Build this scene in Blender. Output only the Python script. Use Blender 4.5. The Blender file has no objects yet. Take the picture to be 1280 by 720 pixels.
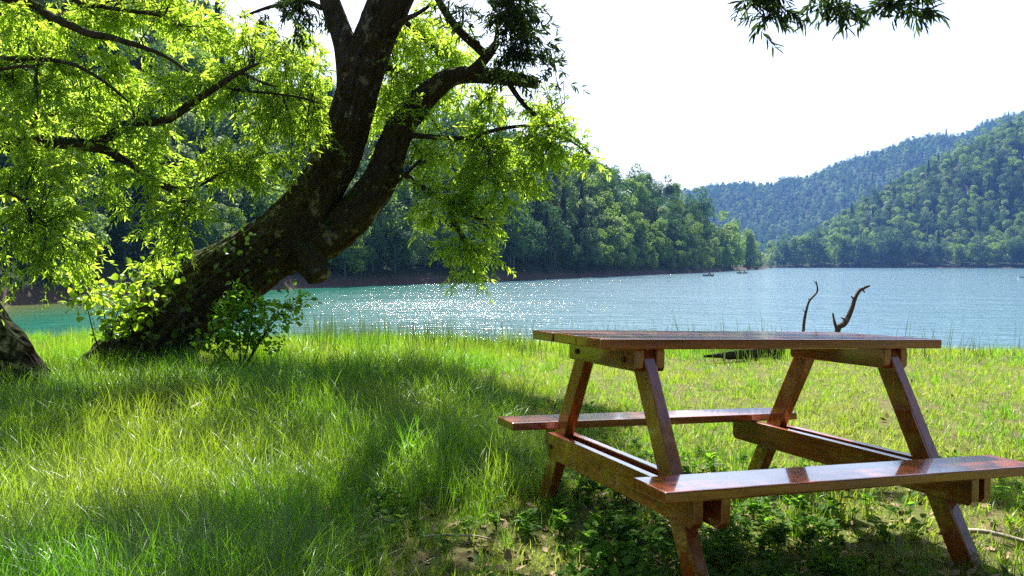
import bpy, bmesh, math, random
import numpy as np
from mathutils import Matrix, Vector
R = np.random.default_rng(11)
random.seed(5)
S = bpy.context.scene
COL = S.collection
F, HC, PITCH = 1020.0, 1.04, math.atan(29 / 1020.0)
ZW = HC - 2.5                      # lake level
cp, sp = math.cos(PITCH), math.sin(PITCH)

def P(px, py, d):                  # photo pixel at a depth -> a point of the place
    u, v = (px - 640) / F, -(py - 360) / F
    return np.array([u * d, d * cp + v * d * sp, HC - d * sp + v * d * cp])

# ------------------------------------------------------------------ noise
def _h(ix, iy, s):
    n = (ix * 374761393 + iy * 668265263 + s * 974634777) & 0x7fffffff
    n = ((n ^ (n >> 13)) * 1274126177) & 0x7fffffff
    return ((n ^ (n >> 16)) & 0xffff) / 65535.0
def vn(x, y, s=0):
    x, y = np.asarray(x, float), np.asarray(y, float)
    ix, iy = np.floor(x).astype(np.int64), np.floor(y).astype(np.int64)
    fx, fy = x - ix, y - iy
    fx, fy = fx * fx * (3 - 2 * fx), fy * fy * (3 - 2 * fy)
    return ((_h(ix, iy, s) * (1 - fx) + _h(ix + 1, iy, s) * fx) * (1 - fy)
            + (_h(ix, iy + 1, s) * (1 - fx) + _h(ix + 1, iy + 1, s) * fx) * fy)
def fbm(x, y, s=0, o=4):
    x, y = np.asarray(x, float), np.asarray(y, float)
    t = 0; a = .5
    for k in range(o):
        t = t + a * (vn(x, y, s + k) - .5); x = x * 2.03 + 7.1; y = y * 2.03 + 3.7; a *= .5
    return t
def ss(a, b, x):
    t = np.clip((x - a) / (b - a), 0, 1); return t * t * (3 - 2 * t)

# ------------------------------------------------------------------ mesh helpers
def mesh_np(name, V, quads=None, tris=None, smooth=False):
    V = np.asarray(V, np.float32).reshape(-1, 3)
    me = bpy.data.meshes.new(name)
    idx, starts, tot = [], [], 0
    if quads is not None and len(quads):
        q = np.asarray(quads, np.int32).reshape(-1, 4); idx.append(q.ravel())
        starts.append(tot + 4 * np.arange(len(q))); tot += 4 * len(q)
    if tris is not None and len(tris):
        t = np.asarray(tris, np.int32).reshape(-1, 3); idx.append(t.ravel())
        starts.append(tot + 3 * np.arange(len(t))); tot += 3 * len(t)
    idx = np.concatenate(idx); starts = np.concatenate(starts).astype(np.int32)
    me.vertices.add(len(V)); me.vertices.foreach_set('co', V.ravel())
    me.loops.add(len(idx)); me.loops.foreach_set('vertex_index', idx.astype(np.int32))
    me.polygons.add(len(starts)); me.polygons.foreach_set('loop_start', starts)
    if smooth:
        me.polygons.foreach_set('use_smooth', np.ones(len(starts), bool))
    me.update(calc_edges=True); me.validate()
    return me
def link(name, me, mat=None, parent=None):
    o = bpy.data.objects.new(name, me); COL.objects.link(o)
    if mat is not None:
        if not me.materials: me.materials.append(mat)
    if parent is not None: o.parent = parent
    return o
def tag(o, label=None, cat=None, group=None, kind=None):
    for k, v in (('label', label), ('category', cat), ('group', group), ('kind', kind)):
        if v: o[k] = v
    return o
def empty(name, loc=(0, 0, 0), rz=0):
    o = bpy.data.objects.new(name, None); COL.objects.link(o)
    o.empty_display_size = .2; o.location = loc; o.rotation_euler = (0, 0, rz)
    return o
class MB:                          # collects pieces of one mesh
    def __init__(s): s.V = []; s.Q = []; s.T = []; s.n = 0
    def add(s, V, q=None, t=None):
        V = np.asarray(V, float).reshape(-1, 3)
        if q is not None and len(q): s.Q.append(np.asarray(q).reshape(-1, 4) + s.n)
        if t is not None and len(t): s.T.append(np.asarray(t).reshape(-1, 3) + s.n)
        s.V.append(V); s.n += len(V)
    def mesh(s, name, smooth=False):
        return mesh_np(name, np.concatenate(s.V), np.concatenate(s.Q) if s.Q else None,
                       np.concatenate(s.T) if s.T else None, smooth)
def spline(pts, n):
    p = np.asarray(pts, float)
    if len(p) < 3:
        t = np.linspace(0, 1, n)[:, None]; return p[0] + (p[-1] - p[0]) * t
    q = np.vstack([2 * p[0] - p[1], p, 2 * p[-1] - p[-2]])
    out = []; m = len(p) - 1
    for t in np.linspace(0, m - 1e-9, n):
        i = int(t); u = t - i; a, b, c, d = q[i:i + 4]
        out.append(.5 * (2 * b + (c - a) * u + (2 * a - 5 * b + 4 * c - d) * u * u + (3 * b - a - 3 * c + d) * u ** 3))
    return np.array(out)
def tube(mb, pts, rad, n=24, k=10, bump=0., seed=0, freq=3., cap=True):
    C = spline(pts, n); r = np.interp(np.linspace(0, 1, n), np.linspace(0, 1, len(rad)), rad)
    T = np.gradient(C, axis=0); T /= np.linalg.norm(T, axis=1)[:, None] + 1e-9
    u = np.cross(T[0], [0, 0, 1.]); 
    if np.linalg.norm(u) < .1: u = np.cross(T[0], [0, 1., 0])
    u /= np.linalg.norm(u)
    ang = np.linspace(0, 2 * np.pi, k, endpoint=False); V = []
    L = np.concatenate([[0], np.cumsum(np.linalg.norm(np.diff(C, axis=0), axis=1))])
    for i in range(n):
        u = u - T[i] * (u @ T[i]); u /= np.linalg.norm(u) + 1e-9; w = np.cross(T[i], u)
        rr = r[i] * np.ones(k)
        if bump:
            cx, cy = np.cos(ang) * 2.2, np.sin(ang) * 2.2
            rr = rr * (1 + bump * (1.1 * fbm(cx * freq * .3 + 9, cy * freq * .3 + L[i] * .9, seed) +
                                   1.1 * np.abs(fbm(cx * freq + 50, cy * freq + L[i] * 2.2, seed + 5, 4)) ** .7 - .25))
        V.append(C[i] + np.outer(np.cos(ang) * rr, u) + np.outer(np.sin(ang) * rr, w))
    V = np.concatenate(V); q = []
    a = np.arange(k); b = (a + 1) % k
    for i in range(n - 1):
        q.append(np.stack([i * k + a, i * k + b, (i + 1) * k + b, (i + 1) * k + a], 1))
    t = []
    if cap:
        V = np.vstack([V, C[:1], C[-1:]]); c0, c1 = n * k, n * k + 1; o = (n - 1) * k
        t = np.vstack([np.stack([b, a, np.full(k, c0)], 1), np.stack([o + a, o + b, np.full(k, c1)], 1)])
    mb.add(V, np.concatenate(q), t)
    return C
def unit(v): return v / (np.linalg.norm(v, axis=-1, keepdims=True) + 1e-9)

# ------------------------------------------------------------------ materials
def newmat(name):
    m = bpy.data.materials.new(name); m.use_nodes = True; nt = m.node_tree; nt.nodes.clear()
    return m, nt, nt.nodes.new
def L_(nt, a, b): nt.links.new(a, b)
def mixc(nt, fac, a, b, mode='MIX'):
    n = nt.nodes.new('ShaderNodeMix'); n.data_type = 'RGBA'; n.blend_type = mode
    for s, v in ((n.inputs[0], fac), (n.inputs[6], a), (n.inputs[7], b)):
        if hasattr(v, 'links'): nt.links.new(v, s)
        else: s.default_value = v if not isinstance(v, tuple) else (*v, 1)
    return n.outputs[2]
def noise(nt, vec, scale, detail=4, rough=.55):
    n = nt.nodes.new('ShaderNodeTexNoise'); n.inputs['Scale'].default_value = scale
    n.inputs['Detail'].default_value = detail; n.inputs['Roughness'].default_value = rough
    if vec is not None: nt.links.new(vec, n.inputs['Vector'])
    return n
def ramp(nt, fac, stops):
    n = nt.nodes.new('ShaderNodeValToRGB'); e = n.color_ramp.elements
    while len(e) < len(stops): e.new(.5)
    for el, (p, c) in zip(e, stops): el.position = p; el.color = (*c, 1) if len(c) == 3 else c
    nt.links.new(fac, n.inputs[0]); return n.outputs[0]
def mapping(nt, out, scale=(1, 1, 1)):
    n = nt.nodes.new('ShaderNodeMapping'); n.inputs['Scale'].default_value = scale
    nt.links.new(out, n.inputs['Vector']); return n.outputs[0]

def leaf_mat(name, dark, light, trans, tfac=.5, gloss=.08, rough=.45, patch=None, patch_scale=.5, per='island'):
    m, nt, N = newmat(name)
    geo = N('ShaderNodeNewGeometry'); oi = N('ShaderNodeObjectInfo'); tc = N('ShaderNodeTexCoord')
    rnd = geo.outputs['Random Per Island']
    if per == 'object':
        mm = N('ShaderNodeMath'); mm.operation = 'ADD'
        a = N('ShaderNodeMath'); a.operation = 'MULTIPLY'; L_(nt, oi.outputs['Random'], a.inputs[0]); a.inputs[1].default_value = .7
        b = N('ShaderNodeMath'); b.operation = 'MULTIPLY'; L_(nt, rnd, b.inputs[0]); b.inputs[1].default_value = .3
        L_(nt, a.outputs[0], mm.inputs[0]); L_(nt, b.outputs[0], mm.inputs[1]); rnd = mm.outputs[0]
    col = mixc(nt, rnd, dark, light)
    tcol = mixc(nt, rnd, tuple(c * .62 for c in trans), tuple(min(1, c * 1.25) for c in trans))
    if patch:
        n = noise(nt, geo.outputs['Position'], patch_scale, 3)
        f = ramp(nt, n.outputs['Fac'], [(.42, (0, 0, 0)), (.62, (1, 1, 1))])
        col = mixc(nt, f, col, patch[0]); tcol = mixc(nt, f, tcol, patch[1])
    d = N('ShaderNodeBsdfDiffuse'); L_(nt, col, d.inputs[0])
    t = N('ShaderNodeBsdfTranslucent'); L_(nt, tcol, t.inputs[0])
    mx = N('ShaderNodeMixShader'); mx.inputs[0].default_value = tfac
    L_(nt, d.outputs[0], mx.inputs[1]); L_(nt, t.outputs[0], mx.inputs[2])
    g = N('ShaderNodeBsdfGlossy'); g.inputs['Roughness'].default_value = rough; g.inputs[0].default_value = (.9, .95, .9, 1)
    m2 = N('ShaderNodeMixShader'); m2.inputs[0].default_value = gloss
    L_(nt, mx.outputs[0], m2.inputs[1]); L_(nt, g.outputs[0], m2.inputs[2])
    o = N('ShaderNodeOutputMaterial'); L_(nt, m2.outputs[0], o.inputs[0])
    return m
def principled(nt, N):
    p = N('ShaderNodeBsdfPrincipled'); o = N('ShaderNodeOutputMaterial'); L_(nt, p.outputs[0], o.inputs[0]); return p
def plain(name, col, rough=.6, var=.25, scale=6):
    m, nt, N = newmat(name); p = principled(nt, N); tc = N('ShaderNodeTexCoord')
    n = noise(nt, tc.outputs['Object'], scale)
    L_(nt, mixc(nt, n.outputs['Fac'], tuple(c * (1 - var) for c in col), tuple(min(1, c * (1 + var)) for c in col)), p.inputs['Base Color'])
    p.inputs['Roughness'].default_value = rough; return m

def bark_mat(name, c1, c2, moss=None, lich=None, bscale=1.):
    m, nt, N = newmat(name); p = principled(nt, N); geo = N('ShaderNodeNewGeometry'); pos = geo.outputs['Position']
    n1 = noise(nt, mapping(nt, pos, (1, 1, .35)), 14 * bscale, 6, .65)
    v = N('ShaderNodeTexVoronoi'); v.inputs['Scale'].default_value = 22 * bscale; L_(nt, mapping(nt, pos, (1, 1, .45)), v.inputs['Vector'])
    col = mixc(nt, n1.outputs['Fac'], c1, c2)
    if lich:
        n3 = noise(nt, pos, 7, 5, .6); f = ramp(nt, n3.outputs['Fac'], [(.58, (0, 0, 0)), (.64, (1, 1, 1))])
        col = mixc(nt, f, col, lich)
    if moss:
        n2 = noise(nt, pos, 5, 5); sx = N('ShaderNodeSeparateXYZ'); L_(nt, geo.outputs['Normal'], sx.inputs[0])
        ad = N('ShaderNodeMath'); ad.operation = 'MULTIPLY_ADD'; L_(nt, sx.outputs['Z'], ad.inputs[0]); ad.inputs[1].default_value = .35
        L_(nt, n2.outputs['Fac'], ad.inputs[2])
        f = ramp(nt, ad.outputs[0], [(.62, (0, 0, 0)), (.78, (1, 1, 1))]); col = mixc(nt, f, col, moss)
    L_(nt, col, p.inputs['Base Color']); p.inputs['Roughness'].default_value = .9; p.inputs['Specular IOR Level'].default_value = .04
    b = N('ShaderNodeBump'); b.inputs['Strength'].default_value = 1; b.inputs['Distance'].default_value = .09 / bscale
    mh = N('ShaderNodeMath'); mh.operation = 'MULTIPLY'; L_(nt, n1.outputs['Fac'], mh.inputs[0]); L_(nt, v.outputs['Distance'], mh.inputs[1])
    L_(nt, mh.outputs[0], b.inputs['Height']); L_(nt, b.outputs[0], p.inputs['Normal'])
    return m

M = {}
M['willow_bark'] = bark_mat('willow_bark', (.012, .008, .006), (.15, .11, .08), (.045, .08, .012), (.27, .25, .20), .62)
M['shaded_bark'] = bark_mat('shaded_bark', (.006, .0045, .003), (.022, .016, .011), (.012, .022, .004), None, .62)  # bark darkened so the canopy's shade on the left trunk sits in the colour
M['twig'] = bark_mat('twig_bark', (.03, .02, .012), (.09, .065, .04), None, None, 3)
M['grey_bark'] = plain('grey_bark', (.11, .09, .07), .9, .4, 3)
M['dead_wood'] = bark_mat('dead_wood', (.05, .03, .025), (.22, .15, .12), None, (.3, .22, .2), 2.5)
M['mossy_log'] = bark_mat('mossy_log', (.03, .025, .015), (.10, .08, .05), (.05, .08, .015), None, 2)
M['dry_stick'] = plain('dry_stick', (.42, .36, .26), .8, .25, 20)
M['willow_leaf'] = leaf_mat('willow_leaf', (.045, .085, .014), (.10, .15, .03), (.56, .82, .06), .7, .02, .4)
M['shaded_leaf'] = leaf_mat('willow_leaf_shaded', (.018, .035, .012), (.035, .06, .018), (.06, .12, .015), .35, .03, .4)  # same willow leaf darkened: shade and silhouette put into the colour
M['shrub_leaf'] = leaf_mat('shrub_leaf', (.04, .12, .012), (.09, .19, .018), (.34, .66, .03), .6, .02, .4)
M['ivy_leaf'] = leaf_mat('ivy_leaf', (.03, .07, .012), (.07, .11, .02), (.12, .24, .02), .35, .03, .4)
M['sapling_leaf'] = leaf_mat('sapling_leaf', (.05, .11, .012), (.10, .17, .015), (.42, .66, .03), .62, .03, .4)
M['grass'] = leaf_mat('grass_blade', (.03, .10, .006), (.075, .17, .012), (.20, .52, .015), .5, .045, .35,
                      patch=((.11, .17, .015), (.42, .58, .03)), patch_scale=.7)
M['lawn'] = leaf_mat('lawn_blade', (.06, .13, .008), (.12, .19, .015), (.34, .56, .025), .5, .03, .45,
                     patch=((.18, .18, .04), (.46, .50, .07)), patch_scale=1.1)
M['clover'] = leaf_mat('clover_leaf', (.03, .10, .008), (.08, .17, .015), (.24, .50, .025), .5, .008, .5)
M['litter'] = plain('dry_leaf', (.27, .18, .09), .8, .45, 30)
M['reed'] = leaf_mat('reed_stem', (.04, .07, .015), (.09, .12, .03), (.12, .2, .03), .3, .05)
def crown_mat(name, d, l, t):
    return leaf_mat(name, d, l, t, .4, .02, .5, per='object', patch=(tuple(c * 1.15 for c in l), tuple(min(1, c * 1.1) for c in t)), patch_scale=.022)
M['crown_dark'] = crown_mat('crown_dark', (.025, .06, .025), (.06, .11, .04), (.07, .16, .04))
M['crown_mid'] = crown_mat('crown_mid', (.06, .12, .03), (.13, .20, .05), (.26, .42, .07))
M['crown_pale'] = crown_mat('crown_pale', (.11, .16, .07), (.19, .24, .11), (.28, .40, .12))
M['crown_conifer'] = crown_mat('crown_conifer', (.02, .05, .028), (.045, .085, .036), (.05, .11, .035))

def wood_mat():
    m, nt, N = newmat('varnished_wood'); p = principled(nt, N); tc = N('ShaderNodeTexCoord'); oi = N('ShaderNodeObjectInfo')
    off = N('ShaderNodeVectorMath'); off.operation = 'ADD'; L_(nt, tc.outputs['Object'], off.inputs[0])
    mul = N('ShaderNodeMath'); mul.operation = 'MULTIPLY'; mul.inputs[1].default_value = 37; L_(nt, oi.outputs['Random'], mul.inputs[0])
    L_(nt, mul.outputs[0], off.inputs[1]); v = off.outputs[0]
    g = noise(nt, mapping(nt, v, (1.2, 16, 16)), 3.5, 6, .6)
    f = noise(nt, mapping(nt, v, (3, 90, 90)), 3, 3, .6)
    bl = noise(nt, v, 3.2, 3)
    col = ramp(nt, g.outputs['Fac'], [(.3, (.16, .024, .003)), (.5, (.33, .062, .006)), (.68, (.48, .115, .011))])
    col = mixc(nt, ramp(nt, f.outputs['Fac'], [(.35, (.45, .45, .45)), (.6, (0, 0, 0))]), col, (.07, .02, .008))
    col = mixc(nt, ramp(nt, bl.outputs['Fac'], [(.55, (0, 0, 0)), (.75, (.12, .12, .12))]), col, (.14, .075, .04))
    vo = N('ShaderNodeTexVoronoi'); vo.inputs['Scale'].default_value = 7; L_(nt, mapping(nt, v, (.6, 1.5, 1.5)), vo.inputs['Vector'])
    col = mixc(nt, ramp(nt, vo.outputs['Distance'], [(.03, (1, 1, 1)), (.075, (0, 0, 0))]), col, (.045, .016, .008))
    L_(nt, col, p.inputs['Base Color'])
    r = ramp(nt, bl.outputs['Fac'], [(.35, (.2, .2, .2)), (.7, (.42, .42, .42))]); L_(nt, r, p.inputs['Roughness'])
    p.inputs['Coat Weight'].default_value = 1; p.inputs['Coat Roughness'].default_value = .06; p.inputs['Coat IOR'].default_value = 1.7
    b = N('ShaderNodeBump'); b.inputs['Strength'].default_value = .35; b.inputs['Distance'].default_value = .003
    L_(nt, g.outputs['Fac'], b.inputs['Height']); L_(nt, b.outputs[0], p.inputs['Normal'])
    return m
M['wood'] = wood_mat()
M['steel'] = plain('rusty_steel', (.06, .045, .035), .5, .4, 60)

def ground_mat():
    m, nt, N = newmat('ground_soil'); p = principled(nt, N); geo = N('ShaderNodeNewGeometry'); pos = geo.outputs['Position']
    n1 = noise(nt, pos, 1.1, 5); n2 = noise(nt, pos, 26, 5, .7); n3 = noise(nt, pos, .12, 4)
    soil = mixc(nt, n2.outputs['Fac'], (.05, .042, .018), (.20, .165, .075))
    green = mixc(nt, n2.outputs['Fac'], (.045, .075, .010), (.14, .17, .025))
    near = mixc(nt, ramp(nt, n1.outputs['Fac'], [(.40, (0, 0, 0)), (.58, (1, 1, 1))]), soil, green)
    sx = N('ShaderNodeSeparateXYZ'); L_(nt, pos, sx.inputs[0])
    # forest floor up on the hills, bare brown earth along the water line
    hill = mixc(nt, n3.outputs['Fac'], (.010, .020, .010), (.022, .036, .014))
    mr = N('ShaderNodeMapRange'); mr.inputs[1].default_value = 45; mr.inputs[2].default_value = 50; L_(nt, sx.outputs['Y'], mr.inputs[0])
    bank = mixc(nt, noise(nt, pos, .8, 6, .7).outputs['Fac'], (.04, .026, .018), (.11, .075, .052))
    mb = N('ShaderNodeMapRange'); mb.inputs[1].default_value = ZW + .7; mb.inputs[2].default_value = ZW + 1.5; L_(nt, sx.outputs['Z'], mb.inputs[0])
    far = mixc(nt, mb.outputs[0], bank, hill)
    L_(nt, mixc(nt, mr.outputs[0], near, far), p.inputs['Base Color']); p.inputs['Roughness'].default_value = .95
    p.inputs['Specular IOR Level'].default_value = .15
    b = N('ShaderNodeBump'); b.inputs['Strength'].default_value = .8; b.inputs['Distance'].default_value = .03
    L_(nt, n2.outputs['Fac'], b.inputs['Height']); L_(nt, b.outputs[0], p.inputs['Normal'])
    return m
def water_mat():
    m, nt, N = newmat('lake_water'); p = principled(nt, N); geo = N('ShaderNodeNewGeometry'); pos = geo.outputs['Position']
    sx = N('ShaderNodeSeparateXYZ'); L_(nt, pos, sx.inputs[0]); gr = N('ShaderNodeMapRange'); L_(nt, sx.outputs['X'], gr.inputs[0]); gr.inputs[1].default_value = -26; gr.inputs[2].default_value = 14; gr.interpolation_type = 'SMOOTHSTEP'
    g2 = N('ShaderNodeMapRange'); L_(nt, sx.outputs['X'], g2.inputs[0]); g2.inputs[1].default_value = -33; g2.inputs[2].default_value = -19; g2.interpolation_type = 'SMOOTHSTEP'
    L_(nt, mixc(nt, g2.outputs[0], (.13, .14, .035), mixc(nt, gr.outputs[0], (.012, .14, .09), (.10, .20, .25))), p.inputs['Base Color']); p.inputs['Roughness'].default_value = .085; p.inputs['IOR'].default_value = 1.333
    a = noise(nt, mapping(nt, pos, (.32, 1, 1)), 1.7, 4, .6); b_ = noise(nt, mapping(nt, pos, (.7, 1, 1)), .22, 3, .5)
    big = noise(nt, mapping(nt, pos, (.25, 1, 1)), .035, 3)
    amp = N('ShaderNodeMapRange'); amp.inputs[1].default_value = .35; amp.inputs[2].default_value = .65
    amp.inputs[3].default_value = .55; amp.inputs[4].default_value = 1.2; L_(nt, big.outputs['Fac'], amp.inputs[0])
    h1 = N('ShaderNodeMath'); h1.operation = 'MULTIPLY'; L_(nt, a.outputs['Fac'], h1.inputs[0]); L_(nt, amp.outputs[0], h1.inputs[1])
    h = N('ShaderNodeMath'); h.operation = 'MULTIPLY_ADD'; L_(nt, b_.outputs['Fac'], h.inputs[0]); h.inputs[1].default_value = 1.6; L_(nt, h1.outputs[0], h.inputs[2])
    b = N('ShaderNodeBump'); b.inputs['Strength'].default_value = 1; b.inputs['Distance'].default_value = .26
    L_(nt, h.outputs[0], b.inputs['Height']); L_(nt, b.outputs[0], p.inputs['Normal'])
    return m

# ------------------------------------------------------------------ terrain
AZ = lambda px: math.atan((px - 640) / F)
def tbl(pairs):
    a = np.array([AZ(p) if abs(p) < 5000 else math.copysign(1.5, p) for p, _ in pairs]); v = np.array([v for _, v in pairs], float)
    return lambda az: np.interp(az, a, v)
SHORE = tbl([(-9999, 24), (-1500, 34), (-600, 44), (-200, 52), (0, 58), (200, 73), (420, 94), (620, 121), (760, 175), (870, 255), (900, 330), (930, 440), (955, 500),
             (966, 760), (985, 720), (1150, 715), (1280, 690), (1500, 560), (2200, 300), (9999, 120)])
HILL = tbl([(-9999, 10), (-300, 28), (0, 30), (240, 28), (330, 19), (420, 19), (620, 20), (700, 19), (760, 20), (830, 21), (860, 19), (885, 11), (905, 1.5), (960, .5), (985, 3), (1020, 14),
            (1060, 36), (1150, 84), (1215, 110), (1280, 132), (1400, 160), (2000, 160), (9999, 40)])
HW = tbl([(-9999, 40), (420, 40), (700, 48), (870, 65), (960, 60), (1000, 90), (1060, 120), (1150, 190), (1280, 270), (2000, 260), (9999, 100)])
RIDGE = tbl([(-9999, 30), (0, 60), (400, 95), (700, 120), (880, 158), (960, 160), (1000, 170), (1060, 206), (1130, 240), (1200, 248), (1270, 280), (1330, 300), (1500, 330), (2500, 260), (9999, 60)])
def near_z(x, y):
    und = .05 * fbm(x * .8, y * .8, 3) + .14 * fbm(x * .22 + 4, y * .22, 9, 2)
    z = und * ss(1.5, 4, np.hypot(x, y)) * 1.0
    crest = 10 + .5 * fbm(x * .3, y * 0 + 2, 21, 2)
    d = y - crest
    z = z + (.03 - .13 * ss(-2.5, 1.5, x)) * np.exp(-(d / 3.0) ** 2)
    return z - ss(0, 11, d) * 1.9 - np.clip(d - 9, 0, 20) * .12
def height(x, y):
    x, y = np.asarray(x, float), np.asarray(y, float)
    Rr = np.hypot(x, y); az = np.arctan2(x, y); aa = np.clip(az, -1.5, 1.5)
    front = np.abs(az) < 1.45
    w = Rr - SHORE(aa) + 3 * fbm(x * .05, y * .05, 31)
    far = ZW - np.minimum(-w * .12, 3.5)
    hh = HILL(aa) * (1 + .25 * fbm(x * .02, y * .02, 41)); hw = HW(aa)
    up = ZW + 1.1 * ss(-.3, 2.6, w) + hh * (.12 * np.clip(w / hw, 0, 1) + .88 * ss(0, 1, w / hw)) + np.clip(w - hw, 0, 400) * .02
    rr = ss(1150, 1850, Rr) * RIDGE(aa) * (1 + .10 * fbm(aa * 40, Rr * .004, 51, 3)) + ZW
    rr = rr - ss(1900, 2600, Rr) * RIDGE(aa) * .6
    far = np.where(w > -.3, np.maximum(up, rr), np.where(w > -30, ZW - np.clip(-w, 0, 28) * .12, ZW - 3.4))
    z = np.maximum(near_z(x, np.minimum(y, 40)), far)
    return np.where(front & (Rr > 12), z, near_z(x, y))
def build_ground():
    az = np.concatenate([np.linspace(-math.pi, -.75, 60, endpoint=False), np.linspace(-.75, .75, 360, endpoint=False), np.linspace(.75, math.pi, 60, endpoint=False)])
    rr = np.concatenate([[.25], .5 * 1.0195 ** np.arange(445)]); rr = rr[rr < 2650]
    A, Rg = np.meshgrid(az, rr); x, y = Rg * np.sin(A), Rg * np.cos(A); z = height(x, y)
    V = np.stack([x, y, z], -1).reshape(-1, 3); n, k = len(rr), len(az)
    a = np.arange(k); b = (a + 1) % k
    q = np.concatenate([np.stack([i * k + b, i * k + a, (i + 1) * k + a, (i + 1) * k + b], 1) for i in range(n - 1)])
    V = np.vstack([V, [[0, 0, float(height(0, .01))]]]); c = len(V) - 1
    t = np.stack([a, b, np.full(k, c)], 1)
    return tag(link('ground', mesh_np('ground', V, q, t, True), ground_mat()), kind='structure')
build_ground()
k = 96; a = np.linspace(0, 2 * np.pi, k, endpoint=False); V = [[0, 0, ZW]]; tr = []; qd = []
for j, r in enumerate([15, 40, 120, 400, 1000, 1700]): V += [[r * math.sin(t), r * math.cos(t), ZW] for t in a]
V = np.array(V); ia = np.arange(k); ib = (ia + 1) % k
V = V[1:]
qd = np.concatenate([np.stack([i * k + ib, i * k + ia, (i + 1) * k + ia, (i + 1) * k + ib], 1) for i in range(5)])
V[:, 1] = np.where(V[:, 1] < 12, 12 + (V[:, 1] - 12) * 0, V[:, 1])          # the lake lies in front of the bank only
keep = np.array([len({tuple(np.round(V[j], 3)) for j in f}) == 4 and max(V[j][1] for j in f) > 12.01 for f in qd])
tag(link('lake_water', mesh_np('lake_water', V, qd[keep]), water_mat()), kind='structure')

# ------------------------------------------------------------------ scatter of ground cover (one stuff object each)
def hidden(name, me, mat):
    if not me.materials: me.materials.append(mat)
    return bpy.data.objects.new(name, me)
def scatter(name, label_kind, pts, rot, scl, idx, protos, mat):
    me = bpy.data.meshes.new(name); me.vertices.add(len(pts)); me.vertices.foreach_set('co', np.asarray(pts, np.float32).ravel())
    for nm, ty, pr, arr in (('rot', 'FLOAT_VECTOR', 'vector', rot), ('scl', 'FLOAT', 'value', scl), ('idx', 'INT', 'value', idx)):
        at = me.attributes.new(nm, ty, 'POINT')
        at.data.foreach_set(pr, np.asarray(arr, np.int32 if ty == 'INT' else np.float32).ravel())
    o = link(name, me, mat); o['kind'] = 'stuff'
    c = bpy.data.collections.new(name + '_kinds')
    for p_ in protos: c.objects.link(p_)
    ng = bpy.data.node_groups.new(name, 'GeometryNodeTree')
    ng.interface.new_socket('Geometry', in_out='INPUT', socket_type='NodeSocketGeometry')
    ng.interface.new_socket('Geometry', in_out='OUTPUT', socket_type='NodeSocketGeometry')
    N = ng.nodes.new; gi, go = N('NodeGroupInput'), N('NodeGroupOutput')
    ip = N('GeometryNodeInstanceOnPoints'); ci = N('GeometryNodeCollectionInfo')
    ci.inputs['Collection'].default_value = c; ci.inputs['Separate Children'].default_value = True; ci.inputs['Reset Children'].default_value = True
    ip.inputs['Pick Instance'].default_value = True
    def attr(nm, ty):
        n = N('GeometryNodeInputNamedAttribute'); n.data_type = ty; n.inputs['Name'].default_value = nm; return n.outputs[0]
    er = N('FunctionNodeEulerToRotation'); lk = ng.links.new
    lk(attr('rot', 'FLOAT_VECTOR'), er.inputs[0]); lk(er.outputs[0], ip.inputs['Rotation'])
    lk(attr('scl', 'FLOAT'), ip.inputs['Scale']); lk(attr('idx', 'INT'), ip.inputs['Instance Index'])
    lk(gi.outputs[0], ip.inputs['Points']); lk(ci.outputs[0], ip.inputs['Instance']); lk(ip.outputs[0], go.inputs[0])
    md = o.modifiers.new('scatter', 'NODES'); md.node_group = ng
    return o
def blades(n, rad, hmin, hmax, wid, lean, segs=4, droop=.6):
    V, q = [], []
    for i in range(n):
        a, rr = R.uniform(0, 6.283), rad * math.sqrt(R.random()); b = np.array([rr * math.cos(a), rr * math.sin(a), -.01])
        h = R.uniform(hmin, hmax); yaw = R.uniform(0, 6.283); ln = abs(R.normal(0, lean)) + .05; dr = R.uniform(.3, 1) * droop
        d = np.array([math.cos(yaw), math.sin(yaw), 0]); sd = np.array([-d[1], d[0], 0]); tw = R.uniform(-.6, .6); sd = sd * math.cos(tw) + d * math.sin(tw)
        base = len(V); w = wid * R.uniform(.6, 1.3); ang = ln; p = b.copy()
        for s in range(segs + 1):
            t = s / segs; ww = w * (1 - t ** 1.8) + .0003
            V += [p - sd * ww / 2, p + sd * ww / 2]
            ang = ln + dr * t * 1.6; p = p + (d * math.sin(ang) + np.array([0, 0, 1]) * math.cos(ang)) * h / segs
            if s: q.append([base + 2 * s - 2, base + 2 * s - 1, base + 2 * s + 1, base + 2 * s])
    return mesh_np('tuft', V, q, smooth=True)
def gz(x, y): return height(x, y)
def pxy(x, y): return 640 + F * x / np.maximum(y, .2), 331 + F * HC / np.maximum(y, .2)

def sow(n, tall_fn, y0, y1, x0, x1, seed):
    r = np.random.default_rng(seed)
    t = r.random(n); y = (y0 ** .35 + (y1 ** .35 - y0 ** .35) * t) ** (1 / .35)            # denser close by
    x = r.uniform(x0, x1, n) * (y + .8)
    p = tall_fn(x, y); k = r.random(n) < p
    x, y = x[k], y[k]; return x, y, r
def tallness(x, y):                # 1 = the long grass of the left and of the crest, 0 = the trodden lawn round the table
    px, py = pxy(x, y)
    n = fbm(x * 1.3, y * 1.3, 77)
    a = ss(760, 520, px + 120 * n) * ss(690, 600, py + 60 * n - .05 * (640 - px)) 
    a = np.maximum(a, ss(560, 330, px + 200 * n))
    crest = ss(9.0, 10.2, y) * ss(1250, 900, px)
    return np.clip(np.maximum(a, crest * .8), 0, 1)
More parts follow.
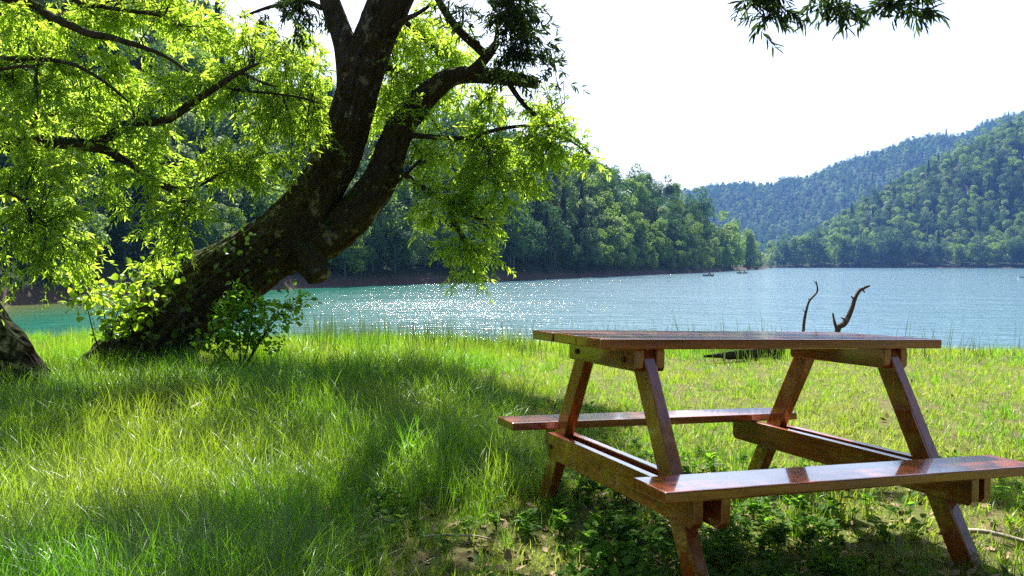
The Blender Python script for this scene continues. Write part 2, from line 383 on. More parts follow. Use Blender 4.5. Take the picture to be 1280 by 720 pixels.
# -- long grass
pro = [hidden('tuft_long', blades(20, .08, .22, .50, .0042, .30, 6, 1.05), M['grass']) for _ in range(6)]
pro += [hidden('tuft_long', blades(16, .06, .18, .40, .0048, .12, 4, .35), M['grass']) for _ in range(4)]
x, y, r = sow(17000, lambda x, y: tallness(x, y) * (.55 + .9 * vn(x * 2, y * 2, 4)), 1.7, 12.5, -.82, .40, 1)
px_, py_ = pxy(x, y)
sc_ = (.55 + .5 * vn(x * .9, y * .9, 8)) * r.uniform(.7, 1.25, len(x)) * np.where(py_ > 600, .75, 1) * (.5 + .5 * tallness(x, y))
sc_ *= np.where(y > 8.5, .72, 1)
id_ = np.where(y > 8, r.integers(6, 10, len(x)), r.integers(0, 9, len(x)))
scatter('tall_grass', '', np.stack([x, y, gz(x, y)], 1), np.stack([r.normal(0, .12, len(x)), r.normal(0, .12, len(x)), r.uniform(0, 6.28, len(x))], 1), sc_, id_, pro, M['grass'])
# -- lawn
pro = [hidden('tuft_lawn', blades(16, .06, .03, .10, .0045, .5, 3, .7), M['lawn']) for _ in range(6)]
pro += [hidden('tuft_lawn', blades(14, .05, .05, .15, .0045, .3, 3, .6), M['grass']) for _ in range(3)]
def lawn_p(x, y):
    px, py = pxy(x, y); bare = ss(.52, .66, vn(x * 1.7 + 3, y * 1.7, 15) * .6 + vn(x * 5, y * 5, 16) * .4)
    dirt = ss(600, 660, py) * .6
    path = np.exp(-((px - 1130) / 130) ** 2 - ((py - 520) / 45) ** 2) * .75
    return np.clip((1 - .25 * bare) * (1 - dirt) * (1 - .6 * path), .06, 1)
x, y, r = sow(44000, lawn_p, 1.7, 14, -.75, .95, 2)
id_ = np.where(r.random(len(x)) < .25, r.integers(6, 9, len(x)), r.integers(0, 6, len(x)))
scatter('lawn_grass', '', np.stack([x, y, gz(x, y)], 1), np.stack([r.normal(0, .15, len(x)), r.normal(0, .15, len(x)), r.uniform(0, 6.28, len(x))], 1),
        r.uniform(.6, 1.25, len(x)) * (.75 + .4 * ss(9, 10.5, y)), id_, pro, M['lawn'])
# -- broad-leaved weeds
def leafV(L, w, n=1):              # an ovate leaf: 2 x 3 quads along the midrib, folded and arched
    ts = [0, .3, .65, 1]; ws = [.06, 1, .8, .03]; V = []
    for t, k_ in zip(ts, ws):
        z = .18 * L * math.sin(t * 2.2); V += [[t * L, -w * k_ / 2, z + .12 * w * k_], [t * L, 0, z], [t * L, w * k_ / 2, z + .12 * w * k_]]
    q = []
    for i in range(3):
        b = i * 3; q += [[b, b + 1, b + 4, b + 3], [b + 1, b + 2, b + 5, b + 4]]
    return np.array(V), np.array(q)
def weed(nst, H, leafL):
    mb = MB()
    for s_ in range(nst):
        yaw = R.uniform(0, 6.28); h = H * R.uniform(.5, 1.1); ln = R.uniform(.1, .6)
        tip = np.array([math.cos(yaw) * h * ln, math.sin(yaw) * h * ln, h])
        tube(mb, [[0, 0, -.01], tip * .5 + [0, 0, .02], tip], [.0018, .0012], 4, 3, cap=False)
        for j in range(R.integers(3, 6)):
            t = R.uniform(.45, 1.0); a = R.uniform(0, 6.28); pit = R.uniform(-.5, .35)
            V, q = leafV(leafL * R.uniform(.7, 1.2), leafL * R.uniform(.5, .72))
            m = np.array(Matrix.Rotation(a, 3, 'Z') @ Matrix.Rotation(pit, 3, 'Y')); mb.add(V @ m.T + tip * t + np.array([0, 0, .01]), q)
    return mb.mesh('weed', True)
pro = [hidden('weed', weed(3, .11, .05), M['clover']) for _ in range(4)] + [hidden('weed', weed(4, .06, .034), M['clover']) for _ in range(3)]
def weed_p(x, y):
    px, py = pxy(x, y); n = fbm(x * 2.2, y * 2.2, 62)
    a = ss(560, 640, py + 90 * n) * ss(560, 700, px + 150 * n) * (1 - .85 * ss(980, 1120, px))
    b = .28 * ss(560, 620, py) * ss(300, 520, px) * ss(.05, .15, n + .1)
    c = .10 * ss(480, 540, py) * ss(380, 560, px) * ss(960, 820, px)
    return np.clip(np.maximum(a * ss(-.16, .06, n), np.maximum(b, c)) * .62, 0, 1)
x, y, r = sow(9000, weed_p, 1.8, 6, -.5, .75, 3)
scatter('ground_cover_weeds', '', np.stack([x, y, gz(x, y)], 1), np.stack([r.normal(0, .15, len(x)), r.normal(0, .15, len(x)), r.uniform(0, 6.28, len(x))], 1),
        r.uniform(.45, 1.0, len(x)), r.integers(0, 7, len(x)), pro, M['clover'])
# -- dry leaves on the ground
pro = []
for _ in range(5):
    V, q = leafV(R.uniform(.035, .06), R.uniform(.014, .028)); V[:, 2] *= R.uniform(-.6, 1.6); pro.append(hidden('dry_leaf', mesh_np('dry_leaf', V, q, smooth=True), M['litter']))
def lit_p(x, y):
    px, py = pxy(x, y); n = fbm(x * 1.5, y * 1.5, 91)
    return np.clip(ss(560, 650, py + 100 * n) * .9 + np.exp(-((px - 1130) / 170) ** 2 - ((py - 520) / 60) ** 2) * .25, .02, 1)
x, y, r = sow(9000, lit_p, 1.8, 9, -.5, .8, 4)
scatter('leaf_litter', '', np.stack([x, y, gz(x, y) + .008], 1), np.stack([r.normal(0, .4, len(x)), r.normal(0, .4, len(x)), r.uniform(0, 6.28, len(x))], 1),
        r.uniform(.5, 1.2, len(x)), r.integers(0, 5, len(x)), pro, M['litter'])
# -- thin seed stems standing along the crest against the water
pro = [hidden('stem', blades(6, .22, .25, .58, .008, .10, 4, .22), M['reed']) for _ in range(5)]
def reed_p(x, y):
    px, _ = pxy(x, y); return np.clip(.8 * ss(330, 420, px) * ss(700, 600, px) + .45 * ss(850, 890, px) * ss(980, 950, px) + .12, 0, 1)
x, y, r = sow(1100, reed_p, 9.3, 11.5, -.6, .8, 5)
scatter('lakeside_reeds', '', np.stack([x, y, gz(x, y)], 1), np.stack([r.normal(0, .08, len(x)), r.normal(0, .08, len(x)), r.uniform(0, 6.28, len(x))], 1),
        r.uniform(.6, 1.15, len(x)), r.integers(0, 5, len(x)), pro, M['reed'])

# ------------------------------------------------------------------ foliage
def leaves(mb, p, ax, up, Ls, ws):  # N narrow leaves, six points each
    sd = unit(np.cross(ax, up)); nr = np.cross(sd, ax); L1, w1 = Ls[:, None], ws[:, None]; N = len(p)
    f = nr * w1 * .18
    V = np.stack([p, p + ax * L1 * .3 + sd * w1 * .5 + f, p + ax * L1 * .68 + sd * w1 * .36 + f - nr * L1 * .03, p + ax * L1 - nr * L1 * .12,
                  p + ax * L1 * .68 - sd * w1 * .36 + f - nr * L1 * .03, p + ax * L1 * .3 - sd * w1 * .5 + f], 1)
    b = (np.arange(N) * 6)[:, None]
    q = np.concatenate([b + np.array([[0, 1, 2, 3]]), b + np.array([[0, 3, 4, 5]])]); mb.add(V, q)
def sprays(lm, tm, c, dirs, slen, nl, leaflen, width=.2, droop=.35):
    N = len(c)
    end = c + dirs * slen[:, None] - np.array([0, 0, 1]) * (slen * droop)[:, None]
    prisms(tm, c, (c + end) / 2 + np.array([0, 0, .06]) * slen[:, None], end, .0016, .0007)
    for j in range(nl):
        t = (.15 + .85 * (j + R.random(N)) / nl)[:, None]
        p = c * (1 - t) + end * t + np.array([0, 0, .24]) * slen[:, None] * t * (1 - t)
        tw = unit(end - c); rv = unit(R.normal(size=(N, 3))); side = unit(np.cross(tw, rv))
        a = R.uniform(.35, 1.15, N)[:, None]
        ax = unit(tw * np.cos(a) + side * np.sin(a) + np.array([0, 0, -.18]))
        up = unit(np.array([0, 0, 1.]) + R.normal(size=(N, 3)) * .55)
        Ls = leaflen * R.uniform(.65, 1.2, N); leaves(lm, p, ax, up, Ls, Ls * width * R.uniform(.8, 1.2, N))
def prisms(mb, a, m, b, r0, r1):    # N thin three-sided twigs through a, m, b
    N = len(a); pts = [a, m, b]; rad = [r0, (r0 + r1) / 2, r1]; T = unit(b - a)
    u = unit(np.cross(T, np.array([.3, .2, 1.]))); w = np.cross(T, u); V = []
    for p, r_ in zip(pts, rad):
        for k_ in range(3):
            t = k_ * 2.094; V.append(p + (u * math.cos(t) + w * math.sin(t)) * r_)
    V = np.stack(V, 1); base = (np.arange(N) * 9)[:, None]; q = []
    for s_ in range(2):
        for k_ in range(3):
            k2 = (k_ + 1) % 3; q.append(base + np.array([[s_ * 3 + k_, s_ * 3 + k2, s_ * 3 + 3 + k2, s_ * 3 + 3 + k_]]))
    mb.add(V, np.concatenate(q))
def foliage(lm, tm, skel, blobs, leaflen=.085, width=.2, slen=.2, nl=11):
    """blobs: (centre, radii, sprays). Branchlets run from the nearest limb into the blob and carry leafy sprays."""
    sk = np.concatenate(skel)
    for c, rad, n in blobs:
        c = np.asarray(c, float); rad = np.asarray(rad, float); nb = max(2, n // 9)
        q = unit(R.normal(size=(nb, 3))) * (R.random(nb) ** .4)[:, None]; e = c + q * rad
        d = np.linalg.norm(sk[None] - e[:, None], axis=2); ni = np.argsort(d, axis=1)[:, :14]
        st = sk[ni[np.arange(nb), R.integers(0, 14, nb)]]
        ln = np.linalg.norm(e - st, axis=1); far = ln > 1.1
        st = np.where(far[:, None], e + (st - e) / (ln[:, None] + 1e-6) * 1.1, st)
        mid = (st + e) / 2 + np.array([0, 0, 1]) * (ln.clip(0, 1.1) * .16)[:, None] + R.normal(size=(nb, 3)) * .05
        prisms(tm, st, mid, e, .0055, .002)
        per = max(1, round(n / nb)); cs, ds = [], []
        for j in range(per):
            t = R.uniform(.35, 1.0, nb)[:, None]
            p = st * (1 - t) ** 2 + 2 * mid * t * (1 - t) + e * t * t + R.normal(size=(nb, 3)) * .035
            dd = unit(unit(e - st) * .6 + R.normal(size=(nb, 3)) * np.array([.7, .7, .35])); cs.append(p); ds.append(dd)
        cs, ds = np.concatenate(cs), np.concatenate(ds)
        sprays(lm, tm, cs, ds, slen * R.uniform(.6, 1.3, len(cs)), nl, leaflen, width)
def pb(px, py, rx, ry, d, n, dd=.34):
    return (P(px, py, d), (rx * d / F, dd, ry * d / F), n)

# ------------------------------------------------------------------ the leaning willow
def pl(pts, d0, d1):
    n = len(pts); return [P(a, b, d0 + (d1 - d0) * i / (n - 1)) for i, (a, b) in enumerate(pts)]
def wr(ws, d): return [w * d / F / 2 for w in ws]
root = empty('willow_tree', (-3.55, 8.45, 0))
tag(root, 'big leaning twin-stemmed willow with dark mossy bark and bright hanging foliage', 'tree')
tb = MB(); sk = []
main = pl([(150, 492), (178, 452), (212, 408), (262, 363), (318, 324), (368, 284), (402, 232), (428, 178), (449, 105), (466, 50), (490, 0), (520, -70), (560, -170)], 8.5, 7.9)
tube(tb, main, wr([118, 104, 93, 86, 80, 72, 57, 51, 50, 50, 52, 46, 36], 8.3), 320, 130, .34, 1)
tube(tb, pl([(350, 318), (378, 306), (410, 295), (445, 267), (475, 224), (491, 182), (504, 151), (522, 131), (543, 111), (566, 96), (594, 94), (633, 97), (672, 104)], 8.3, 7.9),
     wr([60, 55, 50, 46, 42, 39, 38, 36, 29, 24, 20, 19, 15], 8.1), 300, 100, .34, 2)
tube(tb, pl([(376, 306), (390, 328), (400, 346)], 8.2, 8.05), wr([44, 38, 28], 8.1), 50, 60, .34, 3)
tube(tb, pl([(436, 130), (436, 75), (426, 40), (412, 0), (398, -60)], 8.05, 8.3), wr([30, 34, 28, 26, 20], 8.2), 24, 18, .12, 4)
# roots
for a_, b_ in (((180, 450), (235, 462)), ((165, 455), (120, 475)), ((190, 440), (200, 490))):
    tube(tb, [P(*a_, 8.4), P(*b_, 8.0) + np.array([0, -.1, -.05])], [.28, .06], 10, 12, .15, 6)
tag(link('trunk', tb.mesh('trunk', True), M['willow_bark'], None))
trunk = bpy.data.objects['trunk']
lb = MB()
def limb(pts, d0, d1, ws, k=8, n=18, bump=.08):
    C = tube(lb, pl(pts, d0, d1), wr(ws, (d0 + d1) / 2), n, k, bump, R.integers(99)); sk.append(C)
limb([(585, 94), (600, 80), (612, 66), (622, 52)], 7.9, 7.8, [15, 14, 13, 9], 12)
limb([(608, 70), (592, 55), (572, 36), (548, 0), (530, -50)], 7.85, 7.7, [11, 11, 10, 9, 6], 10)
limb([(620, 88), (628, 78), (638, 66), (650, 40)], 7.9, 7.6, [4, 4, 3, 2])
limb([(632, 98), (648, 122), (662, 138), (677, 147), (694, 138), (706, 128)], 7.9, 7.4, [8, 7, 6, 6, 3, 2])
limb([(677, 147), (692, 165), (716, 178), (742, 196)], 7.5, 7.2, [4, 3, 3, 2])
limb([(494, 168), (524, 170), (553, 172), (587, 172), (620, 162), (660, 157), (700, 160), (738, 192)], 8.1, 7.2, [9, 7, 6, 6, 5, 4, 3, 2])
limb([(587, 172), (604, 184), (613, 200), (624, 235)], 7.8, 7.5, [4, 3, 3, 2])
limb([(480, 195), (500, 214), (528, 234), (550, 248), (560, 260), (571, 285), (598, 318)], 8.1, 7.4, [9, 8, 7, 7, 7, 6, 2], 8, 22)
limb([(560, 258), (585, 270), (612, 276)], 7.7, 7.5, [4, 3, 2]); limb([(571, 285), (580, 305), (578, 335)], 7.6, 7.4, [4, 3, 2])
limb([(470, 240), (500, 225), (520, 205), (540, 190)], 8.2, 7.8, [6, 5, 4, 3])
limb([(484, 40), (505, 25), (520, 18), (536, 8)], 7.95, 7.7, [9, 8, 6, 4])
limb([(455, 90), (480, 84), (505, 92), (535, 112), (560, 140)], 8.2, 9.6, [10, 8, 6, 5, 3]); limb([(480, 20), (510, 30), (545, 62), (580, 70)], 8.1, 9.4, [9, 7, 5, 3]); limb([(425, 190), (400, 160), (370, 120), (350, 60)], 8.3, 9.4, [10, 7, 5, 3])
limb([(462, 60), (478, 50), (496, 52)], 8, 7.8, [5, 4, 2])
limb([(400, 205), (380, 180), (345, 150), (320, 140)], 8.2, 8.6, [6, 5, 4, 2])
limb([(402, 10), (380, 2), (340, 8), (300, 22)], 8.2, 8.6, [7, 6, 5, 3])
for w3 in ([(560, -170, 7.9), (480, -260, 7.4), (330, -330, 6.9), (200, -360, 6.4)], [(520, -70, 7.95), (470, -190, 7.0), (450, -300, 6.3), (470, -420, 5.6)],
           [(560, -170, 7.9), (650, -230, 7.0), (760, -260, 6.4), (880, -330, 5.8)], [(530, -100, 7.95), (640, -150, 7.6), (790, -120, 7.0), (930, -50, 6.3), (1040, -36, 6.0), (1160, -20, 5.9)],
           [(548, -130, 7.9), (580, -260, 8.4), (640, -360, 9.0)], [(398, -60, 8.3), (340, -150, 8.0), (240, -190, 7.6)]):
    pts = [P(*q) for q in w3]; C = tube(lb, pts, [.13, .09, .06, .02] if len(pts) > 3 else [.09, .05, .02], 22, 9, .08, 3); sk.append(C)
limb([(930, -50), (940, -20), (965, 15)], 6.3, 6.1, [4, 3, 2]); limb([(1040, -36), (1062, -12), (1062, 5)], 6.0, 5.9, [3, 3, 2]); limb([(1110, -28), (1125, -6), (1150, 4)], 5.95, 5.9, [3, 2, 2])
link('branches', lb.mesh('branches', True), M['willow_bark'])
branches = bpy.data.objects['branches']
cm, tw = MB(), MB()
right = [pb(505, 90, 40, 30, 9.1, 120), pb(540, 120, 40, 30, 9.4, 120), pb(520, 45, 40, 30, 8.9, 100), pb(570, 65, 40, 25, 9.2, 90), pb(480, 160, 25, 30, 9.0, 60), pb(470, 110, 24, 40, 9.1, 60), pb(380, 130, 40, 40, 9.0, 120), pb(400, 95, 30, 40, 9.1, 90), pb(365, 80, 40, 30, 9.2, 90), pb(408, 160, 20, 40, 9.1, 50), pb(500, 60, 30, 60, 8.6, 45), pb(545, 30, 40, 40, 8.3, 40), pb(500, 130, 26, 20, 8.0, 26, .2), pb(545, 75, 45, 28, 8.7, 30), pb(470, 130, 20, 50, 8.9, 22), pb(575, 150, 60, 40, 8.4, 90), pb(540, 190, 45, 40, 8.2, 70),
         pb(640, 140, 55, 26, 7.8, 60), pb(600, 200, 60, 40, 7.8, 110), pb(650, 190, 50, 40, 7.6, 90), pb(700, 172, 34, 26, 7.3, 46), pb(722, 190, 22, 16, 7.2, 22), pb(560, 250, 55, 40, 7.7, 80),
         pb(625, 245, 55, 35, 7.5, 70), pb(655, 225, 32, 30, 7.4, 34), pb(585, 300, 42, 26, 7.5, 50), pb(520, 260, 25, 30, 7.8, 20), pb(575, 335, 28, 18, 7.4, 18), pb(625, 280, 22, 22, 7.5, 18), pb(690, 140, 20, 20, 7.3, 18), pb(610, 325, 18, 16, 7.4, 8)]
foliage(cm, tw, sk, [(c, r_, int(n_ * (1.7 if c[1] > 8.6 else 1.6))) for c, r_, n_ in right], .068, .23, .16, 11)
topdark = [pb(650, 28, 38, 42, 7.4, 100, .6), pb(665, 62, 22, 28, 7.3, 40, .4), pb(600, 20, 40, 30, 7.6, 36), pb(615, 95, 40, 14, 7.7, 16), pb(640, -30, 60, 30, 7.3, 60),
           pb(395, 30, 30, 40, 8.4, 26), pb(360, 20, 50, 30, 8.5, 40)]
link('crown', cm.mesh('crown'), M['willow_leaf']); link('twig', tw.mesh('twig'), M['twig'])
crown1, twig1 = bpy.data.objects['crown'], bpy.data.objects['twig']
lb2 = MB(); cm, tw = MB(), MB()
over = [((-.8, 6.1, 4.0), (1.0, .6, .4), 260), ((.4, 5.8, 4.0), (.9, .7, .4), 240), ((1.3, 5.3, 4.0), (.8, .6, .4), 140), ((-1.75, 5.9, 3.9), (.65, .5, .35), 200), ((-.4, 8.4, 5.0), (1.5, 1, .6), 200),
        ((-1.6, 8.6, 4.9), (1.2, .8, .5), 150), ((-.3, 4.9, 3.8), (1.0, .5, .35), 120), ((-3.4, 7.6, 4.9), (1.0, .8, .5), 110)]
foliage(cm, tw, sk, over, .1, .2, .24, 10)
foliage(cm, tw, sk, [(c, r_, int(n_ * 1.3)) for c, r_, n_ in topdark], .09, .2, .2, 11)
C = tube(lb2, [P(450, -300, 6.3), np.array([-1.6, 4.2, 4.9]), np.array([-1.2, 1.5, 5.1]), np.array([-.4, -.8, 5.2])], [.07, .06, .04, .015], 26, 8, .08, 3); sk.append(C)
for q3 in ([(-1.5, 3.2, 5.0), (.2, 2.4, 5.1), (2.2, 2.0, 5.2)], [(-1.4, 2.6, 5.0), (-3.0, 2.2, 5.1), (-4.6, 1.4, 5.2)]):
    sk.append(tube(lb2, [np.array(v) for v in q3], [.04, .03, .01], 20, 7, .08, 4))
sky_block = [((-2.2, 2.0, 5.1), (1.9, 1.6, .45), 330), ((.9, 1.8, 5.2), (1.8, 1.5, .45), 300), ((-4.4, 1.2, 5.2), (1.3, 1.5, .45), 200), ((-.8, -.6, 5.3), (2.2, 1.2, .45), 260)]  # limbs and canopy over the camera, unseen, added to block the sky
foliage(cm, tw, sk, sky_block, .14, .34, .3, 10)
tip = [pb(972, 22, 14, 10, 6.1, 7, .1), pb(1150, 6, 14, 14, 5.9, 7, .1), pb(930, 0, 14, 10, 6.2, 6, .1), pb(948, -2, 26, 12, 6.2, 12, .15), pb(970, 18, 16, 16, 6.1, 12, .12), pb(1008, 4, 22, 12, 6.1, 10, .15), pb(1062, 8, 24, 16, 5.95, 17, .15), pb(1100, -4, 24, 12, 5.95, 10, .15), pb(1128, 4, 30, 16, 5.9, 18, .15), pb(1050, -40, 110, 18, 6, 30, .3)]
foliage(cm, tw, sk, tip, .105, .17, .14, 12)
link('branches', lb2.mesh('branches', True), M['willow_bark']); link('upper_crown', cm.mesh('upper_crown'), M['shaded_leaf']); link('twig', tw.mesh('twig'), M['twig'])
# ivy on the base of the trunk
iv = MB(); Cm = spline(main, 200)
def broad(mb, p, ax, up, L):
    sd = unit(np.cross(ax, up)); nr = np.cross(sd, ax); V0, q0 = leafV(1, .8)
    for i in range(len(p)):
        mb.add(p[i] + L[i] * (V0[:, :1] * ax[i] + V0[:, 1:2] * sd[i] + V0[:, 2:] * nr[i]), q0)
n = 130; i_ = R.integers(18, 78, n); T_ = unit(Cm[np.minimum(i_ + 1, 199)] - Cm[i_]); 
rr_ = np.interp(i_ / 199, np.linspace(0, 1, 13), wr([150, 124, 108, 100, 94, 88, 70, 62, 60, 56, 58, 48, 36], 8.3))
an = R.normal(-1.2, 1.0, n); u_ = unit(np.cross(T_, np.array([0, 0, 1.]))); w_ = np.cross(u_, T_)
nrm = u_ * np.sin(an)[:, None] * 1 + w_ * np.cos(an)[:, None]
nrm = np.where((nrm[:, 1] > .3)[:, None], -nrm, nrm)
broad(iv, Cm[i_] + nrm * (rr_ * 1.06)[:, None], unit(R.normal(size=(n, 3)) * .5 + np.array([.2, -.3, -.6])), unit(nrm + R.normal(size=(n, 3)) * .35), R.uniform(.04, .08, n))
link('ivy', iv.mesh('ivy', True), M['ivy_leaf'])
def adopt(root, names):
    inv = Matrix.Translation(-Vector(root.location))
    for o in names:
        o.data.transform(inv); o.parent = root
adopt(root, [o for o in COL.objects if o.parent is None and o.name.split('.')[0] in ('trunk', 'branches', 'crown', 'twig', 'upper_crown', 'ivy')])

# ------------------------------------------------------------------ the tree at the left edge
root2 = empty('shade_tree', (-4.55, 6.9, 0)); tag(root2, 'tree at the left edge, only its dark trunk base and bright leafy limbs showing', 'tree')
tb = MB(); lb = MB(); sk = []
tube(tb, [P(-10, 540, 6.75), P(-22, 480, 6.8), P(-52, 420, 6.9), P(-100, 330, 7.0), P(-150, 220, 7.1), P(-180, 60, 7.2), P(-190, -120, 7.3), P(-180, -260, 7.3)], wr([170, 140, 116, 96, 84, 74, 60, 40], 7), 90, 40, .2, 12)
tube(tb, [P(-20, 470, 6.8), P(28, 482, 6.55), P(50, 505, 6.4)], wr([80, 46, 20], 6.6), 12, 16, .2, 14)
limb([(-140, 175), (-60, 172), (0, 180), (50, 177), (110, 182), (143, 193), (200, 230), (242, 253)], 7.1, 6.9, [30, 24, 19, 18, 15, 10, 7, 4], 12, 30, .14)
limb([(112, 182), (140, 168), (167, 153), (207, 150), (250, 122), (300, 90), (322, 80)], 7.0, 7.2, [14, 12, 12, 11, 9, 6, 3], 10, 24, .12)
limb([(300, 90), (330, 104), (347, 108)], 7.2, 7.2, [4, 3, 2]); limb([(290, 112), (350, 118), (385, 124), (400, 130)], 7.3, 7.3, [4, 3, 3, 2])
limb([(-170, 40), (-60, -10), (33, 3), (57, 17), (80, 28), (113, 42), (143, 48), (200, 67), (235, 90)], 7.1, 6.7, [22, 16, 11, 11, 11, 10, 8, 5, 3], 10, 28, .12)
limb([(-120, 110), (-40, 80), (17, 73), (83, 78), (127, 100), (160, 127)], 7.1, 6.6, [10, 8, 6, 5, 4, 3]); limb([(-20, 90), (40, 83), (44, 105), (47, 127)], 6.8, 6.6, [5, 4, 4, 2])
limb([(40, -60), (93, 0), (127, 8), (165, 14), (200, 20), (240, 40)], 7.0, 7.4, [9, 7, 5, 5, 4, 2]); limb([(-60, 200), (0, 235), (33, 257), (42, 303)], 6.7, 6.5, [7, 5, 4, 2])
limb([(33, 257), (60, 285), (80, 310)], 6.5, 6.4, [4, 3, 2]); limb([(230, 248), (228, 275), (216, 320)], 6.9, 6.8, [4, 3, 2]); limb([(200, 230), (240, 235), (280, 215), (330, 190)], 7.0, 7.6, [5, 4, 3, 2])
limb([(28, 185), (32, 220), (34, 250)], 6.9, 6.6, [4, 3, 2]); limb([(-180, -100), (-60, -160), (80, -200), (240, -180)], 7.2, 6.4, [24, 16, 11, 5]); limb([(-180, -180), (-120, -300), (0, -420), (120, -480)], 7.2, 5.6, [22, 16, 11, 5])
left = [pb(40, 35, 70, 40, 7.2, 110), pb(130, 25, 60, 35, 7.4, 90), pb(210, 30, 60, 40, 7.6, 100), pb(290, 50, 60, 40, 7.8, 110), pb(350, 70, 45, 40, 8.0, 60), pb(30, 110, 60, 40, 6.9, 100), pb(110, 95, 60, 36, 7.2, 100),
        pb(190, 100, 60, 36, 7.2, 110), pb(270, 120, 50, 30, 7.4, 60), pb(340, 150, 55, 40, 7.7, 90), pb(385, 165, 30, 40, 7.8, 40), pb(30, 165, 50, 18, 6.8, 40), pb(120, 150, 50, 18, 7, 50),
        pb(200, 180, 50, 30, 7.1, 80), pb(290, 205, 60, 36, 7.4, 100), pb(345, 215, 38, 30, 7.7, 50), pb(30, 215, 50, 30, 6.7, 80), pb(110, 215, 50, 26, 6.8, 80), pb(185, 225, 40, 24, 6.9, 55),
        pb(50, 265, 60, 30, 6.6, 100), pb(125, 258, 36, 24, 6.7, 45), pb(240, 255, 40, 20, 6.9, 50), pb(90, 305, 36, 24, 6.6, 55), pb(20, 310, 36, 26, 6.5, 45), pb(215, 292, 34, 16, 6.8, 34),
        pb(110, 350, 28, 24, 6.6, 30), pb(60, 345, 26, 22, 6.5, 24), pb(200, 330, 24, 18, 6.8, 20), pb(15, 362, 20, 14, 6.5, 10), pb(255, 278, 22, 14, 6.9, 16),
        pb(40, -60, 120, 50, 6.8, 70), pb(230, -60, 110, 50, 7.2, 70), pb(-80, 100, 50, 120, 6.9, 150), pb(-80, 280, 50, 70, 6.7, 80)]
cm, tw = MB(), MB(); foliage(cm, tw, sk, [(c, r_, int(n_ * (1.65 if c[2] > 1.9 else 1.05))) for c, r_, n_ in left], .068, .23, .16, 11)
limb2 = tube(lb, [np.array([-5.6, 7.1, 1.9]), np.array([-5.0, 7.8, 2.4]), np.array([-4.3, 8.4, 2.6])], [.06, .04, .015], 14, 8, .08, 3); sk.append(limb2)
over = [((-4.35, 8.35, 2.4), (.85, .4, .5), 150), ((-3.0, 5.3, 3.9), (.8, .6, .4), 30), ((-4.4, 5.0, 4.2), (.8, .7, .5), 50)]  # first clump and its limb are hidden, added to shade the trunk base
foliage(cm, tw, sk, over, .1, .2, .22, 10)
for nm, m_, mt in (('trunk', tb, 'shaded_bark'), ('branches', lb, 'willow_bark'), ('crown', cm, 'willow_leaf'), ('twig', tw, 'twig')):
    o = link(nm, m_.mesh(nm, nm in ('trunk', 'branches')), M[mt]); adopt(root2, [o])

# ------------------------------------------------------------------ shrub and sapling at the willow
def bush(name, label, cat, base, stems, blobs, L, mat, n):
    r0 = empty(name, tuple(base)); tag(r0, label, cat); sm, fm = MB(), MB(); sk_ = []
    for s_ in stems: sk_.append(tube(sm, s_, [.011, .007, .003], 12, 5))
    allp = np.concatenate(sk_)
    for c, rad, m in blobs:
        p = np.asarray(c) + unit(R.normal(size=(m, 3))) * (R.random(m) ** .45)[:, None] * np.asarray(rad)
        j = np.argmin(np.linalg.norm(allp[None] - p[:, None], axis=2), axis=1); st = allp[j]
        k_ = R.random(m) < .35; prisms(sm, st[k_], (st[k_] + p[k_]) / 2 + np.array([0, 0, .03]), p[k_], .003, .0012)
        broad(fm, p, unit(p - st + R.normal(size=(m, 3)) * .25 + np.array([0, 0, -.06])), unit(np.array([0, -.15, 1]) + R.normal(size=(m, 3)) * .45), L * R.uniform(.6, 1.25, m))
    for nm, b_, mt in (('stem', sm, M['twig']), ('foliage', fm, mat)):
        o = link(nm, b_.mesh(nm, True), mt); adopt(r0, [o])
D = 7.7
B = P(300, 470, D)
bush('shrub', 'leafy green shrub growing in front of the willow trunk base', 'shrub', B,
     [[B, P(300, 430, D), P(296, 365, D)], [B, P(322, 430, D), P(355, 385, D)], [B, P(280, 440, D), P(262, 425, D)], [B, P(312, 420, D), P(318, 375, D - .2)], [B, P(330, 420, D), P(340, 415, D)]],
     [(P(303, 400, D), (.30, .3, .3), 420), (P(298, 365, D), (.14, .15, .12), 40), (P(340, 395, D), (.34, .25, .16), 200), (P(275, 425, D), (.26, .25, .15), 150), (P(330, 425, D), (.24, .25, .13), 80), (P(372, 378, D), (.20, .15, .10), 50)], .058, M['shrub_leaf'], 0)
D = 7.9
B = P(130, 452, D)
bush('sapling', 'slender bright sapling beside the left foot of the leaning willow', 'sapling', B,
     [[B, P(132, 410, D), P(125, 350, D)], [B, P(140, 415, D), P(160, 345, D)], [P(175, 440, D), P(165, 390, D), P(190, 335, D)], [B, P(118, 420, D), P(108, 380, D)]],
     [(P(165, 372, D), (.36, .3, .24), 190), (P(195, 340, D), (.26, .25, .16), 100), (P(118, 375, D), (.28, .25, .18), 110), (P(150, 412, D), (.3, .25, .14), 90), (P(95, 345, D), (.2, .2, .12), 50), (P(212, 315, D), (.16, .2, .12), 40)], .075, M['sapling_leaf'], 0)

